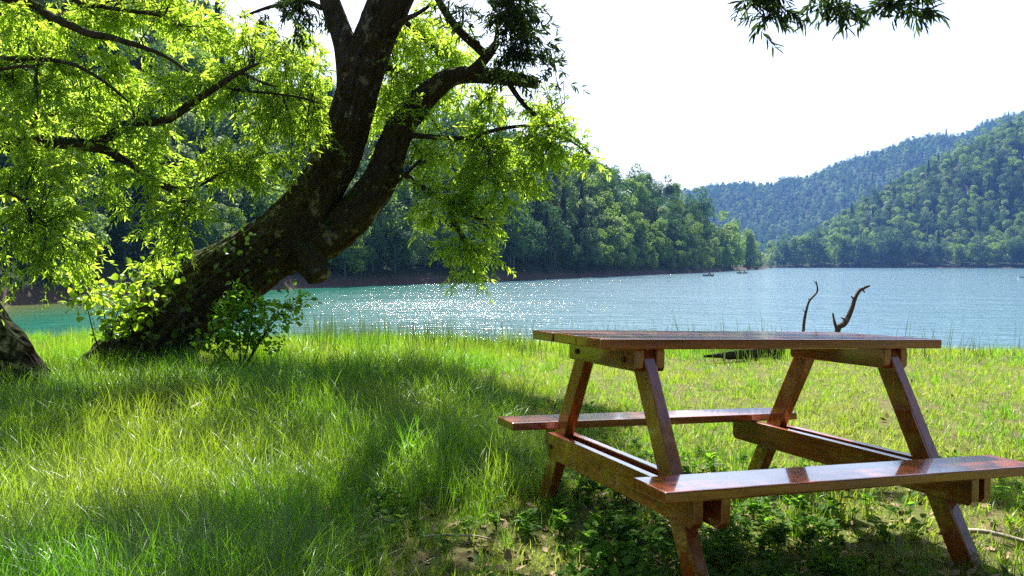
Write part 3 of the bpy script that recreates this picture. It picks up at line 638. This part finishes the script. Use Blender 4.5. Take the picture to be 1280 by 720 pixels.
# ------------------------------------------------------------------ picnic table
def board(name, x0, x1, prof, mat, parent, axis='X', bev=.006, gaps=None):
    """A plank: prof = polygon in the cross plane extruded x0..x1, edges rounded."""
    bm = bmesh.new()
    v0 = [bm.verts.new((x0, a_, b_)) for a_, b_ in prof]; v1 = [bm.verts.new((x1, a_, b_)) for a_, b_ in prof]
    n = len(prof); bm.faces.new(v0[::-1]); bm.faces.new(v1)
    for i in range(n): bm.faces.new((v0[i], v0[(i + 1) % n], v1[(i + 1) % n], v1[i]))
    bmesh.ops.recalc_face_normals(bm, faces=bm.faces)
    bmesh.ops.bevel(bm, geom=list(bm.edges), offset=bev, segments=2, profile=.6, affect='EDGES', clamp_overlap=True)
    return bm
def fin(bm, name, parent, mat=None, loc=(0, 0, 0), rot=None):
    me = bpy.data.meshes.new(name); bm.to_mesh(me); bm.free()
    o = link(name, me, mat or M['wood'], parent); o.location = loc
    if rot is not None: o.rotation_euler = rot
    return o
def join(bms):
    out = bmesh.new()
    for b_ in bms:
        t = bpy.data.meshes.new('t'); b_.to_mesh(t); b_.free(); out.from_mesh(t); bpy.data.meshes.remove(t)
    return out
rect = lambda a0, a1, b0, b1: [(a0, b0), (a1, b0), (a1, b1), (a0, b1)]
tbl_ = bpy.data.objects.new('picnic_table', None); COL.objects.link(tbl_)
yaw, rx, ry = .3526, -.0343, .0226
Rm = Matrix.Rotation(ry, 3, 'Y') @ Matrix.Rotation(rx, 3, 'X') @ Matrix.Rotation(yaw, 3, 'Z')
base = Vector((.8636, 3.1692, HC - .907)) + Rm @ Vector((0, 0, -.138))
tbl_.matrix_world = Matrix.Translation(base) @ Rm.to_4x4()
tag(tbl_, 'reddish-brown varnished wooden picnic table with two attached benches on the grass', 'picnic table')
L, W, ZT, TT = 1.476, .589, .7726, .036
g = .005; pw = (W - 2 * g) / 3; bms = []
for j in range(3):
    y0 = -W / 2 + j * (pw + g); e0, e1 = R.normal(0, .003), R.normal(0, .003)
    bms.append(board('', -L / 2 + e0, L / 2 + e1, rect(y0, y0 + pw, -TT, R.normal(0, .0012)), None, None, bev=.005))
fin(join(bms), 'tabletop', tbl_, loc=(0, 0, ZT))
LB, WB, TB, ZB, YB = 1.465, .192, .0335, .369, .615
for s_ in (-1, 1):
    o = fin(board('', -LB / 2, LB / 2, rect(-WB / 2, WB / 2, -TB, 0), None, None, bev=.005), 'bench_seat', tbl_, loc=(0, s_ * YB, ZB))
slope = -.554; ang = math.atan(slope)
def yleg(z): return .609 + slope * z
for sx in (-1, 1):
    for sy in (-1, 1):
        top = ZT - TT - .004; zb = -.05; hw = .047; th = .045
        pts = [(sy * (yleg(zb) - hw), zb), (sy * (yleg(zb) + hw), zb), (sy * (yleg(top) + hw), top), (sy * (yleg(top) - hw), top)]
        if sy < 0: pts = pts[::-1]
        cy = sy * yleg(.37); ca = Matrix.Rotation(-sy * math.atan2(1, -slope), 4, 'X') if False else None
        bm = board('', -th / 2, th / 2, [(a_ - cy, b_ - .37) for a_, b_ in pts], None, None, bev=.005)
        # turn the mesh so that its length lies along local x (grain follows), then place it upright again
        rotm = Matrix.Rotation(math.radians(90), 4, 'Y'); bmesh.ops.transform(bm, matrix=rotm.inverted(), verts=bm.verts)
        o = fin(bm, 'leg', tbl_, loc=(sx * .536, cy, .37)); o.rotation_euler = rotm.to_euler()
def crossbeam(name, x, ya, yb_, z0, z1, ch, holes):
    prof = [(ya, z1), (ya, z0 + ch), (ya + ch * .8, z0), (yb_ - ch * .8, z0), (yb_, z0 + ch), (yb_, z1)]
    bm = board('', -.0165, .0165, prof, None, None, bev=.004)
    bmesh.ops.transform(bm, matrix=Matrix.Rotation(math.radians(-90), 4, 'Z'), verts=bm.verts)
    o = fin(bm, name, tbl_, loc=(x, 0, 0)); o.rotation_euler = (0, 0, math.radians(90))
    for (hy, hz) in holes:
        b2 = bmesh.new(); bmesh.ops.create_cone(b2, cap_ends=True, segments=12, radius1=.011, radius2=.009, depth=.008)
        s_ = 1 if x > 0 else -1
        b = fin(b2, 'bolt', o, M['steel']); b.location = (hy, -s_ * .0195, hz); b.rotation_euler = (math.radians(90), 0, 0)
zu1 = ZT - TT - .002; zu0 = zu1 - .075; zl1 = ZB - TB - .001; zl0 = zl1 - .104
for sx in (-1, 1):
    crossbeam('crossbeam', sx * .5765, -.27, .27, zu0, zu1, .012, [(-.19, zu0 + .035), (.19, zu0 + .035)])
    crossbeam('crossbeam', sx * .4955, -.27, .27, zu0, zu1, .012, [])
    crossbeam('seat_beam', sx * .5765, -.64, .471, zl0, zl1, .02, [(-.44, zl0 + .05), (.43, zl0 + .05)])
    crossbeam('seat_beam', sx * .4955, -.66, .68, zl0, zl1, .02, [])

# ------------------------------------------------------------------ dead branches, log, sticks
def stickobj(name, label, cat, pts, rad, mat, n=30, k=9, bump=.45, extra=()):
    mb = MB(); tube(mb, pts, rad, n, k, bump, R.integers(99), 5)
    for p2, r2 in extra: tube(mb, p2, r2, 10, 6, .2, R.integers(99), 5)
    o = link(name, mb.mesh(name, True), mat); c = Vector(np.mean(np.asarray(pts, float), 0)); c.z = float(np.min(np.asarray(pts)[:, 2]))
    o.data.transform(Matrix.Translation(-c)); o.location = c; tag(o, label, cat); return o
d = 10.6
stickobj('dead_branch', 'thin crooked dead branch standing upright before the lake behind the table', 'branch',
         [P(1003, 440, d), P(1005, 405, d), P(1008, 388, d), P(1012, 376, d), P(1020, 367, d), P(1022, 361, d), P(1020, 351, d)], [.022, .018, .016, .013, .012, .011, .005], M['dead_wood'], 60, extra=[([P(1021, 356, d), P(1017, 351, d)], [.008, .003]), ([P(1007, 392, d), P(1003, 386, d)], [.008, .002]), ([P(1012, 377, d), P(1010.5, 373, d)], [.01, .003])])
stickobj('dead_branch', 'thick forked dead branch curving up to the right against the lake', 'branch',
         [P(1048, 440, d), P(1047, 412, d), P(1055, 405, d), P(1060, 397, d), P(1065, 385, d), P(1069, 373, d), P(1074, 364, d), P(1080, 360, d), P(1087, 357, d)], [.03, .034, .036, .034, .03, .026, .024, .02, .014], M['dead_wood'],
         extra=[([P(1046, 411, d), P(1043, 402, d), P(1041, 391, d)], [.022, .018, .01]), ([P(1068, 375, d), P(1064, 370, d)], [.02, .006]), ([P(1078, 361, d), P(1081, 366, d)], [.016, .005]), ([P(1058, 400, d), P(1051, 397, d)], [.02, .006])])
d = 9.3
pts = [P(880, 447, d), P(900, 448, d), P(915, 450, d), P(935, 447, d), P(950, 441, d), P(968, 444, d), P(1000, 447, d)]
pts = [np.array([p[0], p[1] + .1 * i, float(gz(p[0], p[1] + .1 * i)) + .035]) for i, p in enumerate(pts)]
stickobj('fallen_log', 'mossy fallen log lying in the grass under the tabletop view', 'log', [q_ + np.array([0, 0, .05]) for q_ in pts], [.012, .03, .05, .055, .075, .07, .05], M['mossy_log'], 60, 16, .9)
bpy.data.objects['fallen_log']['label'] = 'low mossy log lying in the sunny grass beyond the picnic table'
def lay(px0, py0, px1, py1, lift=.02):
    a0 = HC * F / (py0 - 331); a1 = HC * F / (py1 - 331); out = []
    for t in np.linspace(0, 1, 5):
        dd = a0 + (a1 - a0) * t; xx = ((px0 + (px1 - px0) * t) - 640) / F * dd
        out.append([xx + R.normal(0, .006), dd, float(gz(xx, dd)) + lift + (.01 if 0 < t < 1 else 0)])
    return out
p = lay(232, 548, 305, 515, .17)
stickobj('stick', 'pale bare stick caught in the long grass left of the table', 'stick', p, [.009, .008, .004], M['dry_stick'], 16, 6)
stickobj('stick', 'straight pale stick on the dark ground at the lower right, beside the table leg', 'stick', lay(1210, 672, 1300, 690), [.01, .009, .007], M['dry_stick'], 16, 6)
stickobj('stick', 'thin dry stick lying on the bare shaded ground left of the table', 'stick', lay(530, 683, 612, 686), [.005, .005, .003], M['dry_stick'], 16, 6)

# ------------------------------------------------------------------ boats and their people
M['hull_grey'] = plain('grey_hull', (.20, .21, .18), .5); M['hull_white'] = plain('white_hull', (.7, .72, .72), .35, .1)
M['plank'] = plain('plank', (.25, .17, .09), .7); M['skin'] = plain('skin', (.35, .2, .13), .6, .1); M['hair'] = plain('hair', (.015, .012, .01), .6)
M['cloth_dark'] = plain('dark_cloth', (.03, .035, .05), .9); M['cloth_blue'] = plain('blue_cloth', (.06, .09, .16), .9); M['cloth_tan'] = plain('tan_cloth', (.2, .15, .1), .9)
def boat(label, loc, rz, Ln, Bm, mat):
    o = empty('rowing_boat', loc, rz); tag(o, label, 'boat'); n, k = 17, 9; V = []
    for off in (0, .03):
        for i in range(n):
            t = i / (n - 1); x = (t - .5) * (Ln - off * 2); bw = (Bm / 2 - off) * max(.03, math.sin(math.pi * (.06 + .88 * t)) ** .6); sh = .34 + .14 * abs(2 * t - 1) ** 2
            for j in range(k):
                a_ = math.pi * j / (k - 1); V.append([x, -math.cos(a_) * bw, -.1 + off + (sh + .1 - off) * (1 - math.sin(a_) ** .7)])
    q = []
    for s_ in range(2):
        for i in range(n - 1):
            for j in range(k - 1):
                b = s_ * n * k + i * k + j; f = [b, b + 1, b + k + 1, b + k]; q.append(f if s_ else f[::-1])
    m1 = n * k
    for i in range(n - 1):
        for j in (0, k - 1): b = i * k + j; q.append([b, b + k, b + k + m1, b + m1])
    for i in (0, n - 1):
        for j in range(k - 1): b = i * k + j; q.append([b, b + 1, b + 1 + m1, b + m1])
    me = mesh_np('hull', V, q, smooth=True); link('hull', me, mat, o)
    for xs in (-.25 * Ln, .0, .25 * Ln):
        bm = board('', -.11, .11, rect(-Bm * .40, Bm * .40, .2, .225), None, None, bev=.004); fin(bm, 'seat', o, M['plank'], loc=(xs, 0, 0))
    for s_ in (-1, 1):
        mb = MB(); tube(mb, [[.1, s_ * Bm * .25, .5], [.05, s_ * Bm * .5, .42], [-.15, s_ * (Bm * .5 + .75), .05]], [.018, .018, .016], 8, 6)
        tube(mb, [[-.15, s_ * (Bm * .5 + .75), .05], [-.22, s_ * (Bm * .5 + 1.0), -.05]], [.03, .06], 4, 4); link('oar', mb.mesh('oar', True), M['plank'], o)
    return o
def person(label, loc, rz, cloth, lean=.1, group=None):
    V = [(0, 0, .0), (0.03, 0, .22), (.02 + lean * .6, 0, .42), (lean, 0, .52), (lean + .02, 0, .60), (lean + .03, 0, .70), (lean + .03, 0, .80)]; r_ = [.15, .14, .15, .07, .055, .09, .07]; E_ = [(i, i + 1) for i in range(6)]
    for s_ in (-1, 1):
        b = len(V); V += [(.02 + lean * .8, s_ * .17, .44), (.12 + lean, s_ * .23, .22), (.36 + lean, s_ * .17, .18), (.44 + lean, s_ * .15, .19)]; r_ += [.065, .05, .04, .035]; E_ += [(2, b), (b, b + 1), (b + 1, b + 2), (b + 2, b + 3)]
        b = len(V); V += [(.06, s_ * .1, .02), (.44, s_ * .12, .1), (.60, s_ * .12, -.22), (.72, s_ * .12, -.26)]; r_ += [.085, .065, .05, .04]; E_ += [(0, b), (b, b + 1), (b + 1, b + 2), (b + 2, b + 3)]
    me = bpy.data.meshes.new('person'); me.from_pydata(V, E_, []); o = link('person', me); me.materials.append(cloth); me.materials.append(M['skin'])
    md = o.modifiers.new('skin', 'SKIN'); sv = me.skin_vertices[0].data
    for i, rad in enumerate(r_): sv[i].radius = (rad, rad)
    sv[0].use_root = True; o.modifiers.new('sub', 'SUBSURF').levels = 1; o.modifiers['sub'].render_levels = 2
    o.location = loc; o.rotation_euler = (0, 0, rz); tag(o, label, 'person', group)
    bm = bmesh.new(); bmesh.ops.create_icosphere(bm, subdivisions=2, radius=.105); 
    for v in bm.verts: v.co = Vector((v.co.x * 1.05 - .012 + lean + .03, v.co.y * .95, v.co.z * 1.1 + .765)); 
    bmesh.ops.delete(bm, geom=[v for v in bm.verts if v.co.z < .72 or (v.co.x > lean + .08 and v.co.z < .80)], context='VERTS')
    fin(bm, 'hair', o, M['hair'])
    bm = bmesh.new(); bmesh.ops.create_icosphere(bm, subdivisions=2, radius=.09)
    for v in bm.verts: v.co = Vector((v.co.x * 1.0 + lean + .045, v.co.y * .85, v.co.z * 1.2 + .715))
    fin(bm, 'face', o, M['skin']); return o
def on_lake(px, py):
    dd = 2.5 * F / (py - 331); return Vector(((px - 640) / F * dd, dd, ZW))
b1 = on_lake(885.5, 345.3); boat('small grey rowing boat with one person near the wooded headland', b1, .15, 2.5, 1.0, M['hull_grey'])
person('person in dark clothes alone in the grey rowing boat', b1 + Vector((.05, 0, .33)), .15, M['cloth_dark'])
b2 = on_lake(927.5, 342.0); boat('rowing boat with two people sitting at its ends, far out on the lake', b2, -.1, 3.0, 1.1, M['hull_grey'])
person('upright person at the left end of the rowing boat shared by two people', b2 + Vector((-.75, 0, .33)), -.1, M['cloth_blue'], .02)
person('hunched person at the right end of the rowing boat shared by two people', b2 + Vector((.85, 0, .24)), math.pi - .1, M['cloth_tan'], .22)
b3 = on_lake(1280, 347.6); boat('white boat on the lake cut off by the right edge of the photo', b3, .1, 2.4, 1.0, M['hull_white'])

# ------------------------------------------------------------------ trees of the far shores
def crown_mesh(H, Wd, kind, n, card, seed):
    r = np.random.default_rng(seed); P_, N_ = [], []
    if kind == 'conifer':
        t = r.random(n) ** .75; z = H * (.04 + .96 * t); rad = Wd / 2 * (1 - t) ** .8 * (.75 + .25 * np.sin(t * 40)) + .12
        a = r.uniform(0, 6.283, n); q = r.random(n) ** .4
        P_ = np.stack([np.cos(a) * rad * q, np.sin(a) * rad * q, z - .25 * rad * q], 1); N_ = unit(np.stack([np.cos(a), np.sin(a), np.full(n, .7)], 1) + r.normal(size=(n, 3)) * .5)
    else:
        nl = 14; c = []; s = []
        for i in range(nl):
            a = r.uniform(0, 6.283); t = r.random(); q = math.sqrt(r.random()) * (.62 if t < .8 else .35)
            zz = .10 + .80 * t; ww = math.sin(math.pi * min(1, .30 + .66 * t)) ** .7
            c.append([math.cos(a) * q * Wd / 2 * ww * 1.15, math.sin(a) * q * Wd / 2 * ww * 1.15, H * zz]); s.append(Wd * r.uniform(.17, .27))
        c, s = np.array(c), np.array(s); i = r.integers(0, nl, n); dv = unit(r.normal(size=(n, 3)) + np.array([0, 0, .25]))
        q = (.62 + .38 * r.random(n) ** .5) * (1 + .25 * (r.random(n) > .93)); P_ = c[i] + dv * (s[i] * q)[:, None] * np.array([1, 1, .85]); N_ = unit(dv + r.normal(size=(n, 3)) * .55 + np.array([0, 0, .2]))
    u = unit(np.cross(N_, r.normal(size=(n, 3)))); v = np.cross(N_, u); h = (card * r.uniform(.6, 1.3, n))[:, None]
    V = np.stack([P_ + u * h, P_ + v * h * .6 - N_ * h * .2, P_ - u * h * .9, P_ - v * h * .6 + N_ * h * .15], 1)
    return mesh_np('crown', V, (np.arange(n) * 4)[:, None] + np.array([[0, 1, 2, 3]]))
def trunk_mesh(H, r0, seed):
    mb = MB(); rg = np.random.default_rng(seed)
    tube(mb, [[0, 0, -.6], [rg.normal(0, .1), rg.normal(0, .1), H * .35], [rg.normal(0, .2), rg.normal(0, .2), H * .8]], [r0, r0 * .7, r0 * .2], 8, 7)
    for _ in range(5):
        a = rg.uniform(0, 6.28); z = H * rg.uniform(.3, .6); q = H * .2; tube(mb, [[0, 0, z], [math.cos(a) * q * .6, math.sin(a) * q * .6, z + q * .5], [math.cos(a) * q, math.sin(a) * q, z + q * 1.1]], [r0 * .4, r0 * .25, .03], 5, 5, cap=False)
    return mb.mesh('trunk', True)
KIND = []
for nm, H, Wd, kd, mt, cat in (('broadleaf', 14, 9, 'b', 'crown_dark', 0), ('broadleaf', 13, 8, 'b', 'crown_mid', 1), ('broadleaf', 15, 7.5, 'b', 'crown_mid', 1), ('pale', 13, 7, 'b', 'crown_pale', 2),
                               ('conifer', 17, 5.5, 'conifer', 'crown_conifer', 3), ('broadleaf', 12, 9.5, 'b', 'crown_dark', 0), ('pale', 10, 7.5, 'b', 'crown_pale', 2), ('conifer', 14, 5, 'conifer', 'crown_conifer', 3)):
    i = len(KIND); KIND.append((crown_mesh(H, Wd, kd, 2600, .26, 100 + i), trunk_mesh(H, .22, 200 + i), M[mt], nm, H, cat))
    KIND[-1][0].materials.append(M[mt]); KIND[-1][1].materials.append(M['grey_bark'])
names = ['leafy_tree', 'leafy_tree', 'pale_tree', 'conifer_tree']
LBL = {'left': ['dark green broad-crowned tree in the wood on the left bank of the lake', 'fresh green leafy tree in the wood on the left bank of the lake', 'pale grey-green tree in the wood on the left bank of the lake', 'dark pointed conifer in the wood on the left bank of the lake'],
       'right': ['dark round-crowned tree in the row along the far right shore', 'fresh green round tree in the row along the far right shore', 'pale green tree in the row along the far right shore', 'dark pointed tree in the row along the far right shore'],
       'cape': ['dark round tree on the low point past the left headland', 'bright green round tree on the low point past the left headland', 'pale green tree on the low point past the left headland', 'pointed dark tree on the low point past the left headland']}
GRP = {'left': 'trees of the wood on the left bank', 'right': 'trees along the far right shore', 'cape': 'trees on the low point past the headland'}
def plant(kind, x, y, s, rz, zone, label=None):
    cr, tk, mt, nm, H, cat = KIND[kind]
    o = empty(names[cat], (x, y, float(height(x, y)) - .1), rz); o.scale = (s * R.uniform(.88, 1.12), s * R.uniform(.88, 1.12), s)
    tag(o, label or LBL[zone][cat], 'tree', None if label else GRP[zone] + (', dark broadleaf', ', fresh green', ', pale', ', conifer')[cat])
    link('trunk', tk, None, o); link('crown', cr, None, o)
def poisson(n, gen, dist, seed):
    r = np.random.default_rng(seed); out = []; cell = {}
    for _ in range(n):
        x, y, dm = gen(r); key = (int(x // 12), int(y // 12)); ok = True
        for i in (-1, 0, 1):
            for j in (-1, 0, 1):
                for (a, b) in cell.get((key[0] + i, key[1] + j), ()):
                    if (a - x) ** 2 + (b - y) ** 2 < dm * dm: ok = False
        if ok: cell.setdefault(key, []).append((x, y)); out.append((x, y))
    return out
def gen_left(r):
    px = r.uniform(-420, 905); az = AZ(px); w = 1.5 + (50 if px < 640 else 62) * r.random() ** 1.15; D_ = SHORE(az) + w
    return D_ * math.sin(az), D_ * math.cos(az), 2.6 + w * .03 + D_ * .0035
left_trees = poisson(9000, gen_left, 5, 7)
cand = []
for (x, y) in left_trees:
    n_ = vn(x * .06, y * .06, 5) * .7 + R.random() * .3
    px = 640 + F * x / y; w = math.hypot(x, y) - float(SHORE(math.atan2(x, y)))
    if px < 640: k_ = R.choice([0, 3, 6, 1, 4, 2], p=[.3, .16, .08, .2, .08, .18])
    elif w > 28: k_ = R.choice([0, 5, 4, 1], p=[.35, .32, .03, .3])
    elif px > 740: k_ = R.choice([1, 2, 3, 0], p=[.42, .33, .1, .15])
    else: k_ = R.choice([4, 7, 0, 2, 5], p=[.17, .12, .31, .18, .22])
    s = R.uniform(.74, 1.0) * (.62 if w < 6 else .95) * (1.05 if px > 500 else 1)
    cand.append((s / math.hypot(x, y), int(k_), x, y, s, 'left'))
for _ in range(16):
    px = R.uniform(902, 958); az = AZ(px); D_ = float(SHORE(az)) + R.uniform(3, 26); cand.append((9, int(R.choice([1, 2, 1, 6])), D_ * math.sin(az), D_ * math.cos(az), R.uniform(1.1, 1.7), 'cape'))
for px in np.arange(976, 1330, 9.5):
    az = AZ(px + R.normal(0, 2)); D_ = float(SHORE(az)) + R.uniform(4, 14); cand.append((8, int(R.choice([1, 2, 0, 5], p=[.35, .2, .25, .2])), D_ * math.sin(az), D_ * math.cos(az), R.uniform(1.5, 2.3) * (1 if px < 1120 else .75), 'right'))
cand.sort(key=lambda c: -c[0])
NI = 296
for c in cand[:NI]: plant(c[1], c[2], c[3], c[4], R.uniform(0, 6.28), c[5])
# the named single trees
def single(kind, px, dd, s, label):
    az = AZ(px); plant(kind, dd * math.sin(az), dd * math.cos(az), s, .5, 'left', label)
single(3, 733, 172, 1.1, 'tall pale grey-green tree standing out from the dark wood on the left bank')
single(0, 874, 318, 1.35, 'big dark round tree on the end of the headland ridge, against the blue mountain')
# the rest of the forest and the added trees behind the camera: one mass
pts, sc, ix = [], [], []
for c in cand[NI:]: pts.append((c[2], c[3])); sc.append(c[4]); ix.append(c[1])
def gen_right(r):
    px = r.uniform(962, 1560); az = AZ(px); w = 8 + 330 * r.random(); D_ = SHORE(az) + w
    return D_ * math.sin(az), D_ * math.cos(az), 8.2
for (x, y) in poisson(14000, gen_right, 8, 17):
    pts.append((x, y)); sc.append(R.uniform(1.0, 1.7)); ix.append(int(R.choice([0, 5, 1, 2, 3, 4], p=[.24, .24, .28, .12, .09, .03])))
def gen_ridge(r):
    px = r.uniform(560, 1560); az = AZ(px); D_ = r.uniform(1120, 1990); return D_ * math.sin(az), D_ * math.cos(az), 9.5
for (x, y) in poisson(22000, gen_ridge, 11, 18):
    pts.append((x, y)); sc.append(R.uniform(1.0, 1.7)); ix.append(int(R.choice([0, 5, 1, 4, 3], p=[.36, .30, .22, .04, .08])))
def gen_side(r):
    px = r.uniform(-3200, -420); az = AZ(px); D_ = SHORE(az) + 2 + 40 * r.random(); return D_ * math.sin(az), D_ * math.cos(az), 6
for (x, y) in poisson(500, gen_side, 6, 19): pts.append((x, y)); sc.append(R.uniform(.7, 1.)); ix.append(int(R.choice([0, 1, 4])))
for (x, y, q_) in ((-9, -7, 1.1), (-3, -9, 1.25), (3.5, -8, 1.15), (9.5, -6.5, 1.2), (-15, -5, 1.1), (15, -3, 1.1), (0, -14, 1.4), (-8, -15, 1.3), (8, -15, 1.4), (20, 2, 1.1)):  # unseen trees behind and beside the camera, added to cut the sky fill
    pts.append((x, y)); sc.append(q_); ix.append(5 if x > 0 else 0)
pts = np.array(pts); z = height(pts[:, 0], pts[:, 1]) - .3
pro = [hidden('forest_kind_' + 'abcdefgh'[i], kk[0].copy(), kk[2]) for i, kk in enumerate(KIND)]
scatter('forest', '', np.column_stack([pts, z]), np.column_stack([R.normal(0, .04, (len(pts), 2)), R.uniform(0, 6.28, len(pts))]), sc, ix, pro, M['crown_dark'])

# ------------------------------------------------------------------ air, light, camera
HZ = True
if HZ:
    bm = bmesh.new(); bmesh.ops.create_cube(bm, size=1)
    for v in bm.verts: v.co = Vector((v.co.x * 5600, v.co.y * 5600, (v.co.z + .5) * 470 - 8))
    me = bpy.data.meshes.new('haze'); bm.to_mesh(me); bm.free()
    m, nt, N = newmat('haze_air'); pv = N('ShaderNodeVolumePrincipled'); o_ = N('ShaderNodeOutputMaterial'); L_(nt, pv.outputs[0], o_.inputs['Volume'])
    pv.inputs['Color'].default_value = (.17, .38, 1, 1); pv.inputs['Density'].default_value = .00014; pv.inputs['Anisotropy'].default_value = .2
    tag(link('haze', me, m), kind='stuff')
SUN_AZ, SUN_EL = math.radians(-7), math.radians(50)
w = bpy.data.worlds.new('World'); S.world = w; w.use_nodes = True; nt = w.node_tree
bg = nt.nodes['Background']; sky = nt.nodes.new('ShaderNodeTexSky'); sky.sky_type = 'NISHITA'; sky.sun_disc = False
sky.sun_elevation = SUN_EL; sky.sun_rotation = SUN_AZ; sky.air_density = 1.0; sky.dust_density = 2.5; sky.ozone_density = 1.0
nt.links.new(sky.outputs[0], bg.inputs[0]); bg.inputs[1].default_value = .09
sd = bpy.data.lights.new('sun', 'SUN'); sd.energy = 5.0; sd.angle = math.radians(.53); sd.color = (1, .95, .86)
so = bpy.data.objects.new('sun', sd); COL.objects.link(so)
dirv = Vector((math.sin(SUN_AZ) * math.cos(SUN_EL), math.cos(SUN_AZ) * math.cos(SUN_EL), math.sin(SUN_EL)))
so.rotation_euler = dirv.to_track_quat('Z', 'Y').to_euler(); so.location = dirv * 30
cd = bpy.data.cameras.new('camera'); cam = bpy.data.objects.new('camera', cd); COL.objects.link(cam); S.camera = cam
cd.sensor_width = 36; cd.lens = 36 * F / 1280; cd.clip_end = 9000; cd.clip_start = .05
cam.location = (0, 0, HC); cam.rotation_euler = (math.pi / 2 - PITCH, 0, 0)
S.render.resolution_x, S.render.resolution_y = 1024, 576
vs = S.view_settings; vs.view_transform = 'Standard'; vs.look = 'None'; vs.gamma = 1; vs.exposure = 1.6; vs.use_curve_mapping = False
cy = S.cycles; cy.use_denoising = False
try: cy.denoiser = 'OPENIMAGEDENOISE'
except Exception: pass
cy.max_bounces = 8; cy.diffuse_bounces = 5; cy.glossy_bounces = 3; cy.transmission_bounces = 4; cy.transparent_max_bounces = 4; cy.volume_bounces = 0
cy.caustics_reflective = False; cy.caustics_refractive = False; cy.sample_clamp_indirect = 6
S.render.engine = 'CYCLES'
